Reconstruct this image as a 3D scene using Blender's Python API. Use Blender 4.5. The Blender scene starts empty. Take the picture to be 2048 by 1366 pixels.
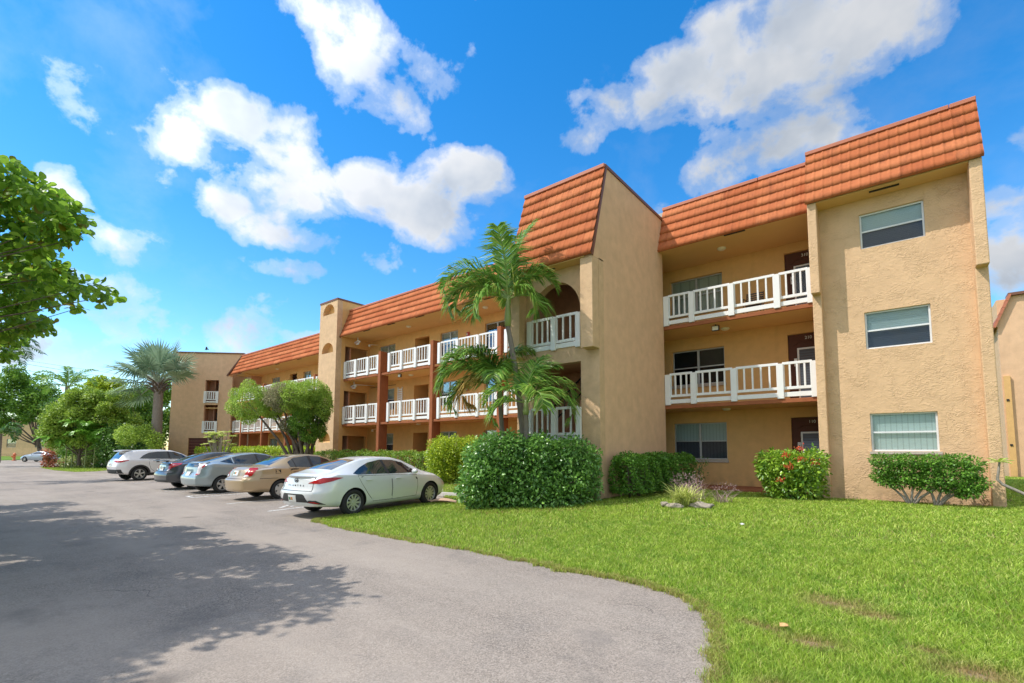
import bpy, bmesh, math, random, json
import numpy as np
from mathutils import Vector, Matrix
from mathutils.bvhtree import BVHTree
from mathutils import geometry as mgeo
R = math.radians
random.seed(7); rng = np.random.default_rng(7)
scene = bpy.context.scene
COL = scene.collection

# ------------------------------------------------------------------ camera
F_PX, CY_PX = 967.692, 824.851
YAW, PITCH, ROLL = R(-39.139), R(4.674), R(0.263)
CAMZ = 1.18
fwd = np.array([math.sin(YAW)*math.cos(PITCH), math.cos(YAW)*math.cos(PITCH), math.sin(PITCH)])
rt0 = np.array([math.cos(YAW), -math.sin(YAW), 0.0]); up0 = np.cross(rt0, fwd)
rt = rt0*math.cos(ROLL)+up0*math.sin(ROLL); up = -rt0*math.sin(ROLL)+up0*math.cos(ROLL)
cam = bpy.data.cameras.new('camera'); co = bpy.data.objects.new('camera', cam); COL.objects.link(co)
M = Matrix(((rt[0], up[0], -fwd[0], 0), (rt[1], up[1], -fwd[1], 0), (rt[2], up[2], -fwd[2], CAMZ), (0, 0, 0, 1)))
co.matrix_world = M
cam.sensor_width = 36; cam.sensor_fit = 'HORIZONTAL'; cam.lens = 36*F_PX/2048
cam.shift_y = (CY_PX-683)/2048; cam.clip_start = 0.05; cam.clip_end = 3000
scene.camera = co
def at(u, f, v):            # surveyed point: photo bearing (u, v) and distance f along the view axis
    r = fwd+rt*(u-1024)/F_PX-up*(v-CY_PX)/F_PX
    return np.array([0, 0, CAMZ])+r*f
def on(u, v, z=None, y=None):
    r = fwd+rt*(u-1024)/F_PX-up*(v-CY_PX)/F_PX
    t = (z-CAMZ)/r[2] if z is not None else y/r[1]
    return np.array([0, 0, CAMZ])+r*t

RZA, RZB = -.34, .018                   # the asphalt rises gently towards the building
def road_z(y): return np.minimum(RZA+RZB*(np.asarray(y, float)-6.6), -.16)
def road(u, v, dz=0):
    r = fwd+rt*(u-1024)/F_PX-up*(v-CY_PX)/F_PX
    t = (RZA+dz-RZB*6.6-CAMZ)/(r[2]-RZB*r[1]); return np.array([0, 0, CAMZ])+r*t

# ------------------------------------------------------------------ materials
def S(h):                   # sRGB 0-255 triple -> linear
    return tuple(((c/255)/12.92 if c/255 <= .04045 else ((c/255+.055)/1.055)**2.4) for c in h)+(1,)
def L3(r, g, b): return (r, g, b, 1)
class NT:
    def __init__(s, name):
        m = bpy.data.materials.new(name); m.use_nodes = True; s.m = m; s.t = m.node_tree; s.t.nodes.clear()
        s.out = s.n('ShaderNodeOutputMaterial')
    def n(s, typ, **k):
        nd = s.t.nodes.new(typ)
        for a, b in k.items():
            if a.startswith('i_'):
                key = a[2:]; key = int(key) if key.isdigit() else key.replace('_', ' ')
                nd.inputs[key].default_value = b
            else: setattr(nd, a, b)
        return nd
    def l(s, a, b): s.t.links.new(a, b)
    def ramp(s, fac, stops, interp='LINEAR'):
        nd = s.n('ShaderNodeValToRGB'); e = nd.color_ramp.elements; nd.color_ramp.interpolation = interp
        while len(e) < len(stops): e.new(0.5)
        for el, (p, c) in zip(e, stops): el.position = p; el.color = c
        s.l(fac, nd.inputs[0]); return nd.outputs[0]
    def noise(s, vec, scale, detail=4, rough=.55, dist=0):
        nd = s.n('ShaderNodeTexNoise'); nd.inputs['Scale'].default_value = scale; nd.inputs['Detail'].default_value = detail
        nd.inputs['Roughness'].default_value = rough; nd.inputs['Distortion'].default_value = dist
        if vec is not None: s.l(vec, nd.inputs['Vector'])
        return nd.outputs['Fac']
    def pos(s): return s.n('ShaderNodeNewGeometry').outputs['Position']
    def mix(s, fac, a, b, mode='MIX'):
        nd = s.n('ShaderNodeMix', data_type='RGBA', blend_type=mode)
        for v, i in ((fac, 0), (a, 6), (b, 7)):
            if isinstance(v, (int, float)): nd.inputs[i].default_value = v
            elif isinstance(v, tuple): nd.inputs[i].default_value = v
            else: s.l(v, nd.inputs[i])
        return nd.outputs[2]
    def math(s, op, a, b=0.0):
        nd = s.n('ShaderNodeMath', operation=op)
        for v, i in ((a, 0), (b, 1)):
            if isinstance(v, (int, float)): nd.inputs[i].default_value = v
            else: s.l(v, nd.inputs[i])
        return nd.outputs[0]
    def bsdf(s, color, rough=.6, metal=0, spec=.5, bump=None, bs=.3, bd=.02, **k):
        b = s.n('ShaderNodeBsdfPrincipled')
        if isinstance(color, tuple): b.inputs['Base Color'].default_value = color
        else: s.l(color, b.inputs['Base Color'])
        if isinstance(rough, (int, float)): b.inputs['Roughness'].default_value = rough
        else: s.l(rough, b.inputs['Roughness'])
        b.inputs['Metallic'].default_value = metal; b.inputs['Specular IOR Level'].default_value = spec
        for a, v in k.items(): b.inputs[a.replace('_', ' ')].default_value = v
        if bump is not None:
            bp = s.n('ShaderNodeBump'); bp.inputs['Strength'].default_value = bs; bp.inputs['Distance'].default_value = bd
            s.l(bump, bp.inputs['Height']); s.l(bp.outputs[0], b.inputs['Normal'])
        s.l(b.outputs[0], s.out.inputs[0]); return b
def plain(name, col, rough=.5, metal=0, spec=.5, vary=.12, sc=6, **k):
    t = NT(name); n = t.noise(t.pos(), sc)
    c = t.mix(n, tuple(x*(1-vary) for x in col[:3])+(1,), tuple(min(1, x*(1+vary)) for x in col[:3])+(1,))
    t.bsdf(c, rough, metal, spec, **k); return t.m

def stucco(name, col, heavy=1.0, scale=1.0, dirt=.25):
    t = NT(name); p = t.pos()
    w = t.noise(p, 2.2*scale, 3, .6)
    # trowel strokes: stretched, distorted ridges
    mp = t.n('ShaderNodeMapping'); t.l(p, mp.inputs[0]); mp.inputs['Scale'].default_value = (1, 1, 1.7)
    n1 = t.noise(mp.outputs[0], 5.0*scale, 3, .55, 1.2)
    ridge = t.math('ABSOLUTE', t.math('SUBTRACT', n1, .5)); ridge = t.math('SUBTRACT', 1, t.math('MULTIPLY', ridge, 14)); ridge = t.math('MAXIMUM', ridge, 0)
    gate = t.math('MULTIPLY', t.math('SUBTRACT', t.noise(p, 3.1*scale, 2), .40), 5); gate = t.math('MINIMUM', t.math('MAXIMUM', gate, 0), 1)
    ridge = t.math('MULTIPLY', ridge, gate)
    step = t.ramp(t.noise(p, 7*scale, 4, .6, .8), [(.47, L3(0, 0, 0)), (.53, L3(1, 1, 1))])
    fine = t.noise(p, 70, 3, .7)
    h = t.math('ADD', t.math('ADD', t.math('MULTIPLY', ridge, .9*heavy), t.math('MULTIPLY', step, .28*heavy)), t.math('MULTIPLY', fine, .25))
    a = tuple(x*(1-dirt) for x in col[:3])+(1,)
    c = t.mix(t.ramp(w, [(.3, L3(0, 0, 0)), (.7, L3(1, 1, 1))]), a, col)
    c = t.mix(t.math('MULTIPLY', t.ramp(t.noise(p, .7, 5, .7), [(.5, L3(0, 0, 0)), (.75, L3(1, 1, 1))]), .35), c, tuple(x*.72 for x in col[:3])+(1,))
    # rain streaks under ledges
    mp2 = t.n('ShaderNodeMapping'); t.l(p, mp2.inputs[0]); mp2.inputs['Scale'].default_value = (5, 5, .25)
    st = t.ramp(t.noise(mp2.outputs[0], 1, 4, .6), [(.55, L3(0, 0, 0)), (.8, L3(1, 1, 1))])
    c = t.mix(t.math('MULTIPLY', st, .22), c, tuple(x*.6 for x in col[:3])+(1,))
    sx = t.n('ShaderNodeSeparateXYZ'); t.l(p, sx.inputs[0])
    sp = t.math('MINIMUM', t.math('MAXIMUM', t.math('MULTIPLY', t.math('SUBTRACT', .55, sx.outputs[2]), 1.6), 0), 1)
    sp = t.math('MULTIPLY', sp, t.ramp(t.noise(p, 4.5, 4, .65), [(.4, L3(0, 0, 0)), (.62, L3(1, 1, 1))]))
    c = t.mix(t.math('MULTIPLY', sp, .5), c, L3(.20, .15, .09))
    t.bsdf(c, .9, 0, .2, h, .75*min(1, heavy+.25), .024*max(.35, heavy))
    return t.m
TAN = L3(.70, .465, .272)
MAT = {}
MAT['stucco_heavy'] = stucco('stucco_heavy', TAN, .68, 1.2, .10)
MAT['stucco'] = stucco('stucco_tan', TAN, .35, 1.6, .14)
MAT['stucco_shell'] = stucco('stucco_shell', L3(.70, .47, .28), .5, 1.8, .18)
MAT['stucco_pink_lift'] = stucco('stucco_pinkish_lift', L3(.76, .49, .30), .3, 1.4, .14)  # tan paint made lighter and pinker to lift shaded side walls; also distant walls
MAT['smooth_tan'] = stucco('smooth_tan', L3(.74, .45, .185), .12, 2.0, .1)
MAT['soffit'] = plain('soffit_paint', L3(.74, .46, .20), .8, vary=.08, sc=1.5)
MAT['terracotta'] = stucco('terracotta_paint', L3(.36, .125, .055), .35, 2.0, .2)
MAT['dark_red'] = plain('dark_red_paint', L3(.16, .05, .035), .55, vary=.2, sc=3)
MAT['stair_red'] = stucco('stair_red', L3(.62, .33, .21), .3, 2.0, .2)
MAT['trim_brown'] = plain('trim_brown', L3(.17, .065, .035), .5, vary=.15)
MAT['white_paint'] = plain('white_rail_paint', L3(.80, .79, .77), .45, vary=.05, sc=9)
MAT['alu'] = plain('window_aluminium', L3(.50, .50, .49), .4, .3)
MAT['white_alu'] = plain('white_aluminium', L3(.72, .72, .72), .4)
MAT['brick_white'] = plain('painted_brick', L3(.48, .41, .33), .8, vary=.3, sc=25)
MAT['black'] = plain('black_metal', L3(.015, .015, .016), .45)
MAT['vent'] = plain('vent_dark', L3(.02, .018, .015), .8)
MAT['door_brown'] = plain('door_brown', L3(.10, .038, .024), .6, vary=.2, spec=.2)
MAT['garage'] = plain('garage_red', L3(.11, .028, .022), .5, vary=.15)
MAT['concrete'] = plain('concrete', L3(.45, .42, .38), .85, vary=.2, sc=8)
MAT['red'] = plain('alarm_red', L3(.45, .03, .02), .4)
MAT['number'] = plain('number_white', L3(.75, .72, .65), .4)
MAT['lamp_white'] = plain('lamp_cover', L3(.78, .74, .62), .4)
def blind(name, col, freq, vertical=False):
    t = NT(name); p = t.pos(); sx = t.n('ShaderNodeSeparateXYZ'); t.l(p, sx.inputs[0])
    c = sx.outputs[0 if vertical else 2]
    w = t.math('FRACT', t.math('MULTIPLY', c, freq)); w2 = t.math('ABSOLUTE', t.math('SUBTRACT', w, .5))
    col2 = tuple(x*.62 for x in col[:3])+(1,)
    cc = t.mix(t.ramp(w2, [(.0, L3(0, 0, 0)), (.14, L3(1, 1, 1))]), col2, col)
    cc = t.mix(t.math('MULTIPLY', t.noise(p, 2.0), .4), cc, tuple(x*.8 for x in col[:3])+(1,))
    t.bsdf(cc, .6, 0, .3, w, .6, .02); return t.m
MAT['blind'] = blind('slat_blind', L3(.74, .75, .73), 22)
MAT['blind_v'] = blind('vertical_blind', L3(.80, .80, .78), 9, True)
MAT['curtain'] = blind('pale_curtain', L3(.74, .66, .55), 3, True)
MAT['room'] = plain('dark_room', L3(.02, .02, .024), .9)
def pane_mat(name, tint, gl=.5):
    t = NT(name)
    tr = t.n('ShaderNodeBsdfTransparent'); tr.inputs[0].default_value = tint
    g = t.n('ShaderNodeBsdfGlossy'); g.inputs['Roughness'].default_value = .02; g.inputs[0].default_value = L3(.9, .95, 1)
    fr = t.n('ShaderNodeFresnel'); fr.inputs[0].default_value = 1.5
    mx = t.n('ShaderNodeMixShader'); t.l(t.math('MINIMUM', t.math('ADD', t.math('MULTIPLY', fr.outputs[0], .38), .02*gl), 1), mx.inputs[0])
    t.l(tr.outputs[0], mx.inputs[1]); t.l(g.outputs[0], mx.inputs[2]); t.l(mx.outputs[0], t.out.inputs[0]); return t.m
MAT['pane'] = pane_mat('window_pane', L3(.82, .88, .88))
MAT['pane_screen'] = pane_mat('screened_pane', L3(.55, .57, .60))
def tile_mat():
    t = NT('clay_tile'); p = t.pos(); rnd = t.n('ShaderNodeNewGeometry').outputs['Random Per Island']
    c = t.mix(rnd, L3(.41, .118, .045), L3(.55, .190, .080))
    c = t.mix(t.math('MULTIPLY', t.ramp(t.noise(p, 2.2, 5, .7), [(.4, L3(0, 0, 0)), (.7, L3(1, 1, 1))]), .5), c, L3(.36, .095, .042))
    c = t.mix(t.math('MULTIPLY', t.ramp(t.noise(p, 9, 4, .7), [(.58, L3(0, 0, 0)), (.72, L3(1, 1, 1))]), .35), c, L3(.30, .10, .055))
    mp = t.n('ShaderNodeMapping'); t.l(p, mp.inputs[0]); mp.inputs['Scale'].default_value = (3, 3, .5); c = t.mix(t.math('MULTIPLY', t.ramp(t.noise(mp.outputs[0], 1.4, 4, .7), [(.52, L3(0, 0, 0)), (.72, L3(1, 1, 1))]), .45), c, L3(.17, .06, .035)); t.bsdf(c, .92, 0, .12, t.noise(p, 140, 3, .7), .4, .01); return t.m
MAT['tile'] = tile_mat()
MAT['tile_cap'] = plain('tile_cap', L3(.45, .145, .075), .6, vary=.15, sc=4)

# ------------------------------------------------------------------ object helpers
def tag(o, label=None, cat=None, group=None, kind=None):
    if label: o['label'] = label
    if cat: o['category'] = cat
    if group: o['group'] = group
    if kind: o['kind'] = kind
    return o
def thing(name, label, cat, loc=(0, 0, 0), rz=0, group=None):
    o = bpy.data.objects.new(name, None); COL.objects.link(o); o.location = loc; o.rotation_euler = (0, 0, rz)
    o.empty_display_size = .2
    return tag(o, label, cat, group)
def link(name, me, mat, parent=None, local=False, smooth=False):
    o = bpy.data.objects.new(name, me); COL.objects.link(o)
    if mat is not None:
        for m in (mat if isinstance(mat, (list, tuple)) else [mat]): me.materials.append(m)
    if smooth: me.polygons.foreach_set('use_smooth', [True]*len(me.polygons))
    if parent is not None:
        o.parent = parent
        if not local:
            off = Vector((0, 0, 0)); q = parent
            while q is not None: off += q.location; q = q.parent
            me.transform(Matrix.Translation(-off))
    return o
class MB:
    def __init__(s): s.v = []; s.f = []
    def add(s, vs, fs):
        b = len(s.v); s.v += [tuple(map(float, q)) for q in vs]; s.f += [tuple(i+b for i in f) for f in fs]; return s
    def box(s, x0, x1, y0, y1, z0, z1):
        return s.add([(x0, y0, z0), (x1, y0, z0), (x1, y1, z0), (x0, y1, z0), (x0, y0, z1), (x1, y0, z1), (x1, y1, z1), (x0, y1, z1)],
                     [(0, 3, 2, 1), (4, 5, 6, 7), (0, 1, 5, 4), (1, 2, 6, 5), (2, 3, 7, 6), (3, 0, 4, 7)])
    def obox(s, c, ax, ay, az, hx, hy, hz):     # oriented box: centre, three unit axes, half sizes
        c, ax, ay, az = map(np.array, (c, ax, ay, az)); vs = []
        for k in (-1, 1):
            for i, j in ((-1, -1), (1, -1), (1, 1), (-1, 1)): vs.append(c+ax*hx*i+ay*hy*j+az*hz*k)
        return s.add(vs, [(0, 3, 2, 1), (4, 5, 6, 7), (0, 1, 5, 4), (1, 2, 6, 5), (2, 3, 7, 6), (3, 0, 4, 7)])
    def tube(s, pts, rad, n=8, cap=True):
        pts = [np.array(p, float) for p in pts]; rads = rad if hasattr(rad, '__len__') else [rad]*len(pts)
        vs = []; fs = []; ref = np.array([.31, .17, .93])
        for i, p in enumerate(pts):
            d = pts[min(i+1, len(pts)-1)]-pts[max(i-1, 0)]; d = d/(np.linalg.norm(d)+1e-9)
            a = np.cross(d, ref); 
            if np.linalg.norm(a) < .05: a = np.cross(d, np.array([1, 0, 0.]))
            a /= np.linalg.norm(a); b = np.cross(d, a)
            for k in range(n):
                t = 2*math.pi*k/n; vs.append(p+(a*math.cos(t)+b*math.sin(t))*rads[i])
        for i in range(len(pts)-1):
            for k in range(n):
                k2 = (k+1) % n; fs.append((i*n+k, i*n+k2, (i+1)*n+k2, (i+1)*n+k))
        if cap: fs.append(tuple(range(n))[::-1]); fs.append(tuple((len(pts)-1)*n+k for k in range(n)))
        return s.add(vs, fs)
    def prism(s, poly, axis, a0, a1):           # polygon (2-D) extruded along axis x/y/z
        n = len(poly)
        def P(p, a): return {'x': (a, p[0], p[1]), 'y': (p[0], a, p[1]), 'z': (p[0], p[1], a)}[axis]
        vs = [P(p, a0) for p in poly]+[P(p, a1) for p in poly]
        fs = [tuple(range(n)), tuple(range(2*n-1, n-1, -1))]+[(i, i+n, (i+1) % n+n, (i+1) % n) for i in range(n)]
        return s.add(vs, fs)
    def lathe(s, prof, n=24, c=(0, 0, 0), axis='z', closed=False):
        vs = []; fs = []
        for r, h in prof:
            for k in range(n):
                t = 2*math.pi*k/n; a, b = r*math.cos(t), r*math.sin(t)
                vs.append({'z': (c[0]+a, c[1]+b, c[2]+h), 'x': (c[0]+h, c[1]+a, c[2]+b), 'y': (c[0]+a, c[1]+h, c[2]+b)}[axis])
        m = len(prof)
        for i in range(m-1):
            for k in range(n): fs.append((i*n+k, i*n+(k+1) % n, (i+1)*n+(k+1) % n, (i+1)*n+k))
        return s.add(vs, fs)
    def wall(s, O, U, N, T, outline, holes=()): # slab: origin O, horizontal axis U, inward normal N, thickness T
        O, U, N = map(lambda q: np.array(q, float), (O, U, N)); Z = np.array([0, 0, 1.0])
        loops = [list(outline)]+[list(h) for h in holes]
        tris = mgeo.tessellate_polygon([[Vector((a, b, 0)) for a, b in l] for l in loops])
        flat = [p for l in loops for p in l]; n = len(flat)
        vs = [O+U*a+Z*b for a, b in flat]+[O+U*a+Z*b+N*T for a, b in flat]
        fs = [tuple(t) for t in tris]+[tuple(i+n for i in t[::-1]) for t in tris]
        k = 0
        for l in loops:
            m = len(l)
            for i in range(m): fs.append((k+i, k+(i+1) % m, k+(i+1) % m+n, k+i+n))
            k += m
        return s.add(vs, fs)
    def mesh(s, name, fix=True):
        me = bpy.data.meshes.new(name); me.from_pydata(s.v, [], s.f); me.update()
        if fix:
            bm = bmesh.new(); bm.from_mesh(me); bmesh.ops.recalc_face_normals(bm, faces=bm.faces); bm.to_mesh(me); bm.free()
        return me
    def build(s, name, mat, parent=None, local=False, smooth=False, fix=True):
        return link(name, s.mesh(name, fix), mat, parent, local, smooth)
def bevel(o, w=.01, seg=1):
    m = o.modifiers.new('bevel', 'BEVEL'); m.width = w; m.segments = seg; m.limit_method = 'ANGLE'; return o
def rect(a0, a1, b0, b1): return [(a0, b0), (a1, b0), (a1, b1), (a0, b1)]
def arch(a0, a1, b0, bs, bt, n=18):             # arched opening: sill b0, spring bs, crown bt
    c, rx, rz = (a0+a1)/2, (a1-a0)/2, bt-bs
    return [(a0, b0), (a1, b0)]+[(c+rx*math.cos(math.pi*k/n), bs+rz*math.sin(math.pi*k/n)) for k in range(n+1)]
def fast_mesh(name, V, counts, idx, mat, parent=None, local=False, smooth=False, attr=None):
    me = bpy.data.meshes.new(name); V = np.asarray(V, np.float32).reshape(-1, 3); counts = np.asarray(counts, np.int32); idx = np.asarray(idx, np.int32)
    if parent is not None and not local:
        off = Vector((0, 0, 0)); q = parent
        while q is not None: off += q.location; q = q.parent
        V = V-np.array(off, np.float32)
    me.vertices.add(len(V)); me.vertices.foreach_set('co', V.ravel())
    me.loops.add(len(idx)); me.loops.foreach_set('vertex_index', idx)
    me.polygons.add(len(counts)); st = np.zeros(len(counts), np.int32); st[1:] = np.cumsum(counts)[:-1]
    me.polygons.foreach_set('loop_start', st)
    if attr is not None:
        a = me.attributes.new('tint', 'FLOAT', 'POINT'); a.data.foreach_set('value', np.asarray(attr, np.float32))
    me.update(calc_edges=True); me.validate()
    if smooth: me.polygons.foreach_set('use_smooth', [True]*len(me.polygons))
    o = bpy.data.objects.new(name, me); COL.objects.link(o); me.materials.append(mat)
    if parent is not None: o.parent = parent
    return o
def text_mesh(txt, size, depth=.006):
    cu = bpy.data.curves.new('lettering', 'FONT'); cu.body = txt; cu.size = size; cu.extrude = depth; cu.align_x = 'CENTER'; cu.align_y = 'CENTER'
    o = bpy.data.objects.new('lettering', cu); COL.objects.link(o)
    bpy.context.view_layer.update()
    me = bpy.data.meshes.new_from_object(o.evaluated_get(bpy.context.evaluated_depsgraph_get()))
    bpy.data.objects.remove(o); bpy.data.curves.remove(cu); return me
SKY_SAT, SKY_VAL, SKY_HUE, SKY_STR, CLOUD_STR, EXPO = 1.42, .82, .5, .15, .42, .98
# ------------------------------------------------------------------ apartment building
B = thing('apartment_building', 'three storey tan stucco apartment building with orange tiled mansards and white balcony railings', 'building', (-6, 15.2, 0))
X, Y, Z = np.eye(3)
FL = [.10, 2.72, 5.36]                 # floor levels
WB = 17.2                              # back wall of the galleries
def part(mb, name, mat, parent=B, label=None, **k):
    o = mb.build(name, MAT[mat] if isinstance(mat, str) else mat, parent, **k)
    if label: o['label'] = label
    return o
def window(O, U, N, u0, u1, z0, z1, lites=2, rail=True, back='blind', back_label=None, lower='pane_screen', parent=B, fm='alu', deep=.10, bar=.04):
    """window part in a wall opening: frame, then pane(s) and blind as sub-parts"""
    O, U, N = map(lambda q: np.array(q, float), (O, U, N)); zz = np.array([0, 0, 1.])
    W = thing  # (frame is the window part itself)
    mb = MB()
    def bar_(a0, a1, b0, b1, d0, d1):
        c = O+U*(a0+a1)/2+zz*(b0+b1)/2+N*(d0+d1)/2
        mb.obox(c, U, N, zz, (a1-a0)/2, (d1-d0)/2, (b1-b0)/2)
    d0, d1 = deep, deep+.05
    bar_(u0+.002, u1-.002, z0+.002, z0+bar, d0, d1); bar_(u0+.002, u1-.002, z1-bar, z1-.002, d0, d1)
    bar_(u0+.002, u0+bar, z0+bar, z1-bar, d0, d1); bar_(u1-bar, u1-.002, z0+bar, z1-bar, d0, d1)
    cuts = [u0+bar]+[u0+(u1-u0)*k/lites for k in range(1, lites)]+[u1-bar]
    for c in cuts[1:-1]: bar_(c-.035, c+.035, z0+bar, z1-bar, d0-.004, d1)
    zm = (z0+z1)/2
    if rail:
        for a, b in zip(cuts[:-1], cuts[1:]): bar_(a+(.035 if a != cuts[0] else 0), b-(.035 if b != cuts[-1] else 0), zm-.02, zm+.02, d0+.004, d1-.006)
    fr = part(mb, 'window', fm, parent)
    for nm, a, b, mt in ([('upper_pane', zm+.02, z1-bar, 'pane'), ('lower_pane', z0+bar, zm-.02, lower)] if rail else [('pane', z0+bar, z1-bar, 'pane')]):
        m2 = MB()
        for p, q in zip(cuts[:-1], cuts[1:]):
            c = O+U*(p+q)/2+zz*(a+b)/2+N*(d0+.028); m2.obox(c, U, N, zz, (q-p)/2-.002, .003, (b-a)/2)
        part(m2, 'pane', mt, fr)
    if back:
        m3 = MB(); c = O+U*(u0+u1)/2+zz*(z0+z1)/2+N*(d1+.03)
        m3.obox(c, U, N, zz, (u1-u0)/2+.05, .004, (z1-z0)/2+.05)
        part(m3, 'blind' if back != 'room' else 'dark_room', back, fr)
    return fr
# ---- end bay (right): window wall, pillars, gable
yW = 15.2
wz = [(1.24, 2.19), (3.84, 4.80), (6.48, 7.41)]
mb = MB().wall((0, yW, 0), X, Y, .24, rect(-1.56, 1.402, 0, 7.86), [rect(-.68, .61, a, b) for a, b in wz])
part(mb, 'wall', 'stucco_heavy', label='textured stucco front wall with three stacked windows')
for i, (a, b) in enumerate(wz):
    window((0, yW, 0), X, Y, -.68, .61, a, b, 1, True, ['blind_v', 'blind', 'blind'][i], lower=['pane', 'pane_screen', 'pane_screen'][i], fm='white_alu', deep=.06)
part(MB().box(-.72, .65, yW-.05, yW-.002, 1.17, 1.235), 'window_sill', 'brick_white')
for nm, x0, x1 in (('l', -1.767, -1.560), ('r', 1.402, 1.623)):
    m = MB().prism([(14.91, 0), (15.45, 0), (15.45, 7.84), (14.65, 7.84), (14.65, 5.38), (14.91, 5.381)], 'x', x0, x1)
    bevel(part(m, 'pillar', 'stucco_heavy'), .02, 2)
part(MB().box(-1.75, 1.60, 15.46, 27, 0, 9.46), 'rear_wall', 'stucco')
part(MB().box(-1.75, -1.565, 15.0, 15.19, 0, .05), 'foundation', 'stucco')
part(MB().box(-1.56, 1.402, 14.66, 15.2, 7.80, 7.85), 'soffit', 'soffit')
part(MB().prism([(14.66, 7.851), (15.45, 7.851), (15.45, 9.44), (15.24, 9.44)], 'x', -1.76, 1.618), 'roof_wedge', 'stucco')
part(MB().box(-.43, .17, 14.80, 14.88, 7.782, 7.798), 'soffit_vent', 'vent')

# ---- mansard tiles: rows of pressed scalloped panels, each row stepped over the one below
def mansard(x0, x1, e, t, rows, period=.2, cap=True, name='roof', trim=None):
    (ye, ze), (yt, zt) = e, t
    dv = np.array([0, yt-ye, zt-ze]); Ls = np.linalg.norm(dv); dv /= Ls; nv = np.array([0, -dv[2], dv[1]])
    V = []; C = []; I = []; h = Ls/rows
    per = period*5
    for r in range(rows):
        s = x0-(per*.5 if r % 2 else 0)
        while s < x1-1e-6:
            a, b = max(s, x0), min(s+per, x1); s += per
            if b-a < .01: continue
            n = max(2, int(round((b-a)/period*10))); xs = np.linspace(a, b, n+1)
            tilt = random.uniform(-.007, .009); lift = random.uniform(0, .006)
            w = .020*np.maximum(0, 1-1.7*np.abs(np.sin(np.pi*xs/period)))+.006*np.abs(np.sin(np.pi*xs/period))
            base = len(V); rws = [(-.002, -.03), (0, .042+tilt), (.45*h, .028+lift), (h+.01, .010)]
            for k, (tt, nn) in enumerate(rws):
                for x, ww in zip(xs, w):
                    p = np.array([x, ye, ze])+dv*(r*h+tt)+nv*(nn+(ww if k else 0)); V.append(p)
            m = n+1
            for k in range(3):
                for j in range(n): I += [base+k*m+j, base+k*m+j+1, base+(k+1)*m+j+1, base+(k+1)*m+j]; C.append(4)
    o = fast_mesh(name, V, C, I, MAT['tile'], B)
    back = MB().add([np.array([x, ye, ze])+dv*tt+nv*nn for x in (x0, x1) for tt, nn in ((0, -.04), (Ls, -.04), (Ls, .0), (0, .0))],
                    [(0, 1, 2, 3), (7, 6, 5, 4), (0, 4, 5, 1), (1, 5, 6, 2), (2, 6, 7, 3), (3, 7, 4, 0)])
    part(back, 'roof_underlay', 'trim_brown', o)
    if cap:
        m = MB(); s = x0-.01
        while s < x1:
            b = min(s+3.0, x1+.01); m.prism([(yt-.075, zt-.02), (yt+.16, zt-.02), (yt+.16, zt+.085), (yt-.075, zt+.085)], 'x', s, b-.012); s += 3.0
        bevel(part(m, 'roof_cap', 'tile_cap', o), .01)
    return o
mansard(-1.80, 1.655, (14.58, 7.83), (15.19, 9.47), 5)
mansard(-6.11, -1.80, (15.12, 7.83), (15.71, 9.47), 5)
mansard(-25.29, -8.85, (15.18, 7.83), (15.80, 9.47), 5)
mansard(-46.6, -27.22, (17.0, 7.83), (17.62, 9.47), 5)
# ---- gallery wings: back wall, slabs, soffits, columns, railings
def gallery(x0, x1, yr, yb, holes, ye):
    out = [(a, b, c, d) for a, b, c, d in holes]
    m = MB().wall((0, yb, 0), X, Y, .22, rect(x0, x1, 0, 7.86), [rect(a, b, c, d) for a, b, c, d in out])
    part(m, 'wall', 'smooth_tan', label='smooth tan gallery wall behind the railings')
    for k in (1, 2):
        part(MB().box(x0, x1, yr+.02, yb, FL[k]-.10, FL[k]), 'floor_slab', 'soffit')
        bevel(part(MB().box(x0, x1, yr-.05, yr+.02, FL[k]-.115, FL[k]+.004), 'slab_edge', 'terracotta'), .008)
    part(MB().box(x0, x1, yr-.03, yb, 0, FL[0]), 'ground_slab', 'terracotta')
    part(MB().box(x0, x1, ye+.06, yb, 7.855, 7.95), 'soffit', 'soffit')
    part(MB().box(x0, x1, ye+.62, yb+4, 9.30, 9.44), 'roof_deck', 'concrete')
WL = [(.96, 2.22), (3.58, 4.83), (6.18, 7.44)]
holesB = [(-6.48, -4.67, a, b) for a, b in WL]+[(-2.76, -1.86, f+.005, f+2.19) for f in FL]
gallery(-8.83, -1.767, 15.54, WB, [h for h in holesB], 15.12)
for i, (a, b) in enumerate(WL):
    window((0, WB, 0), X, Y, -6.48, -4.67, a, b, 2, True, ['blind_v', 'room', 'curtain'][i], lower=['pane_screen', 'pane_screen', 'pane'][i])
    part(MB().box(-6.52, -4.63, WB-.05, WB-.002, a-.10, a-.004), 'window_sill', 'brick_white')
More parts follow.
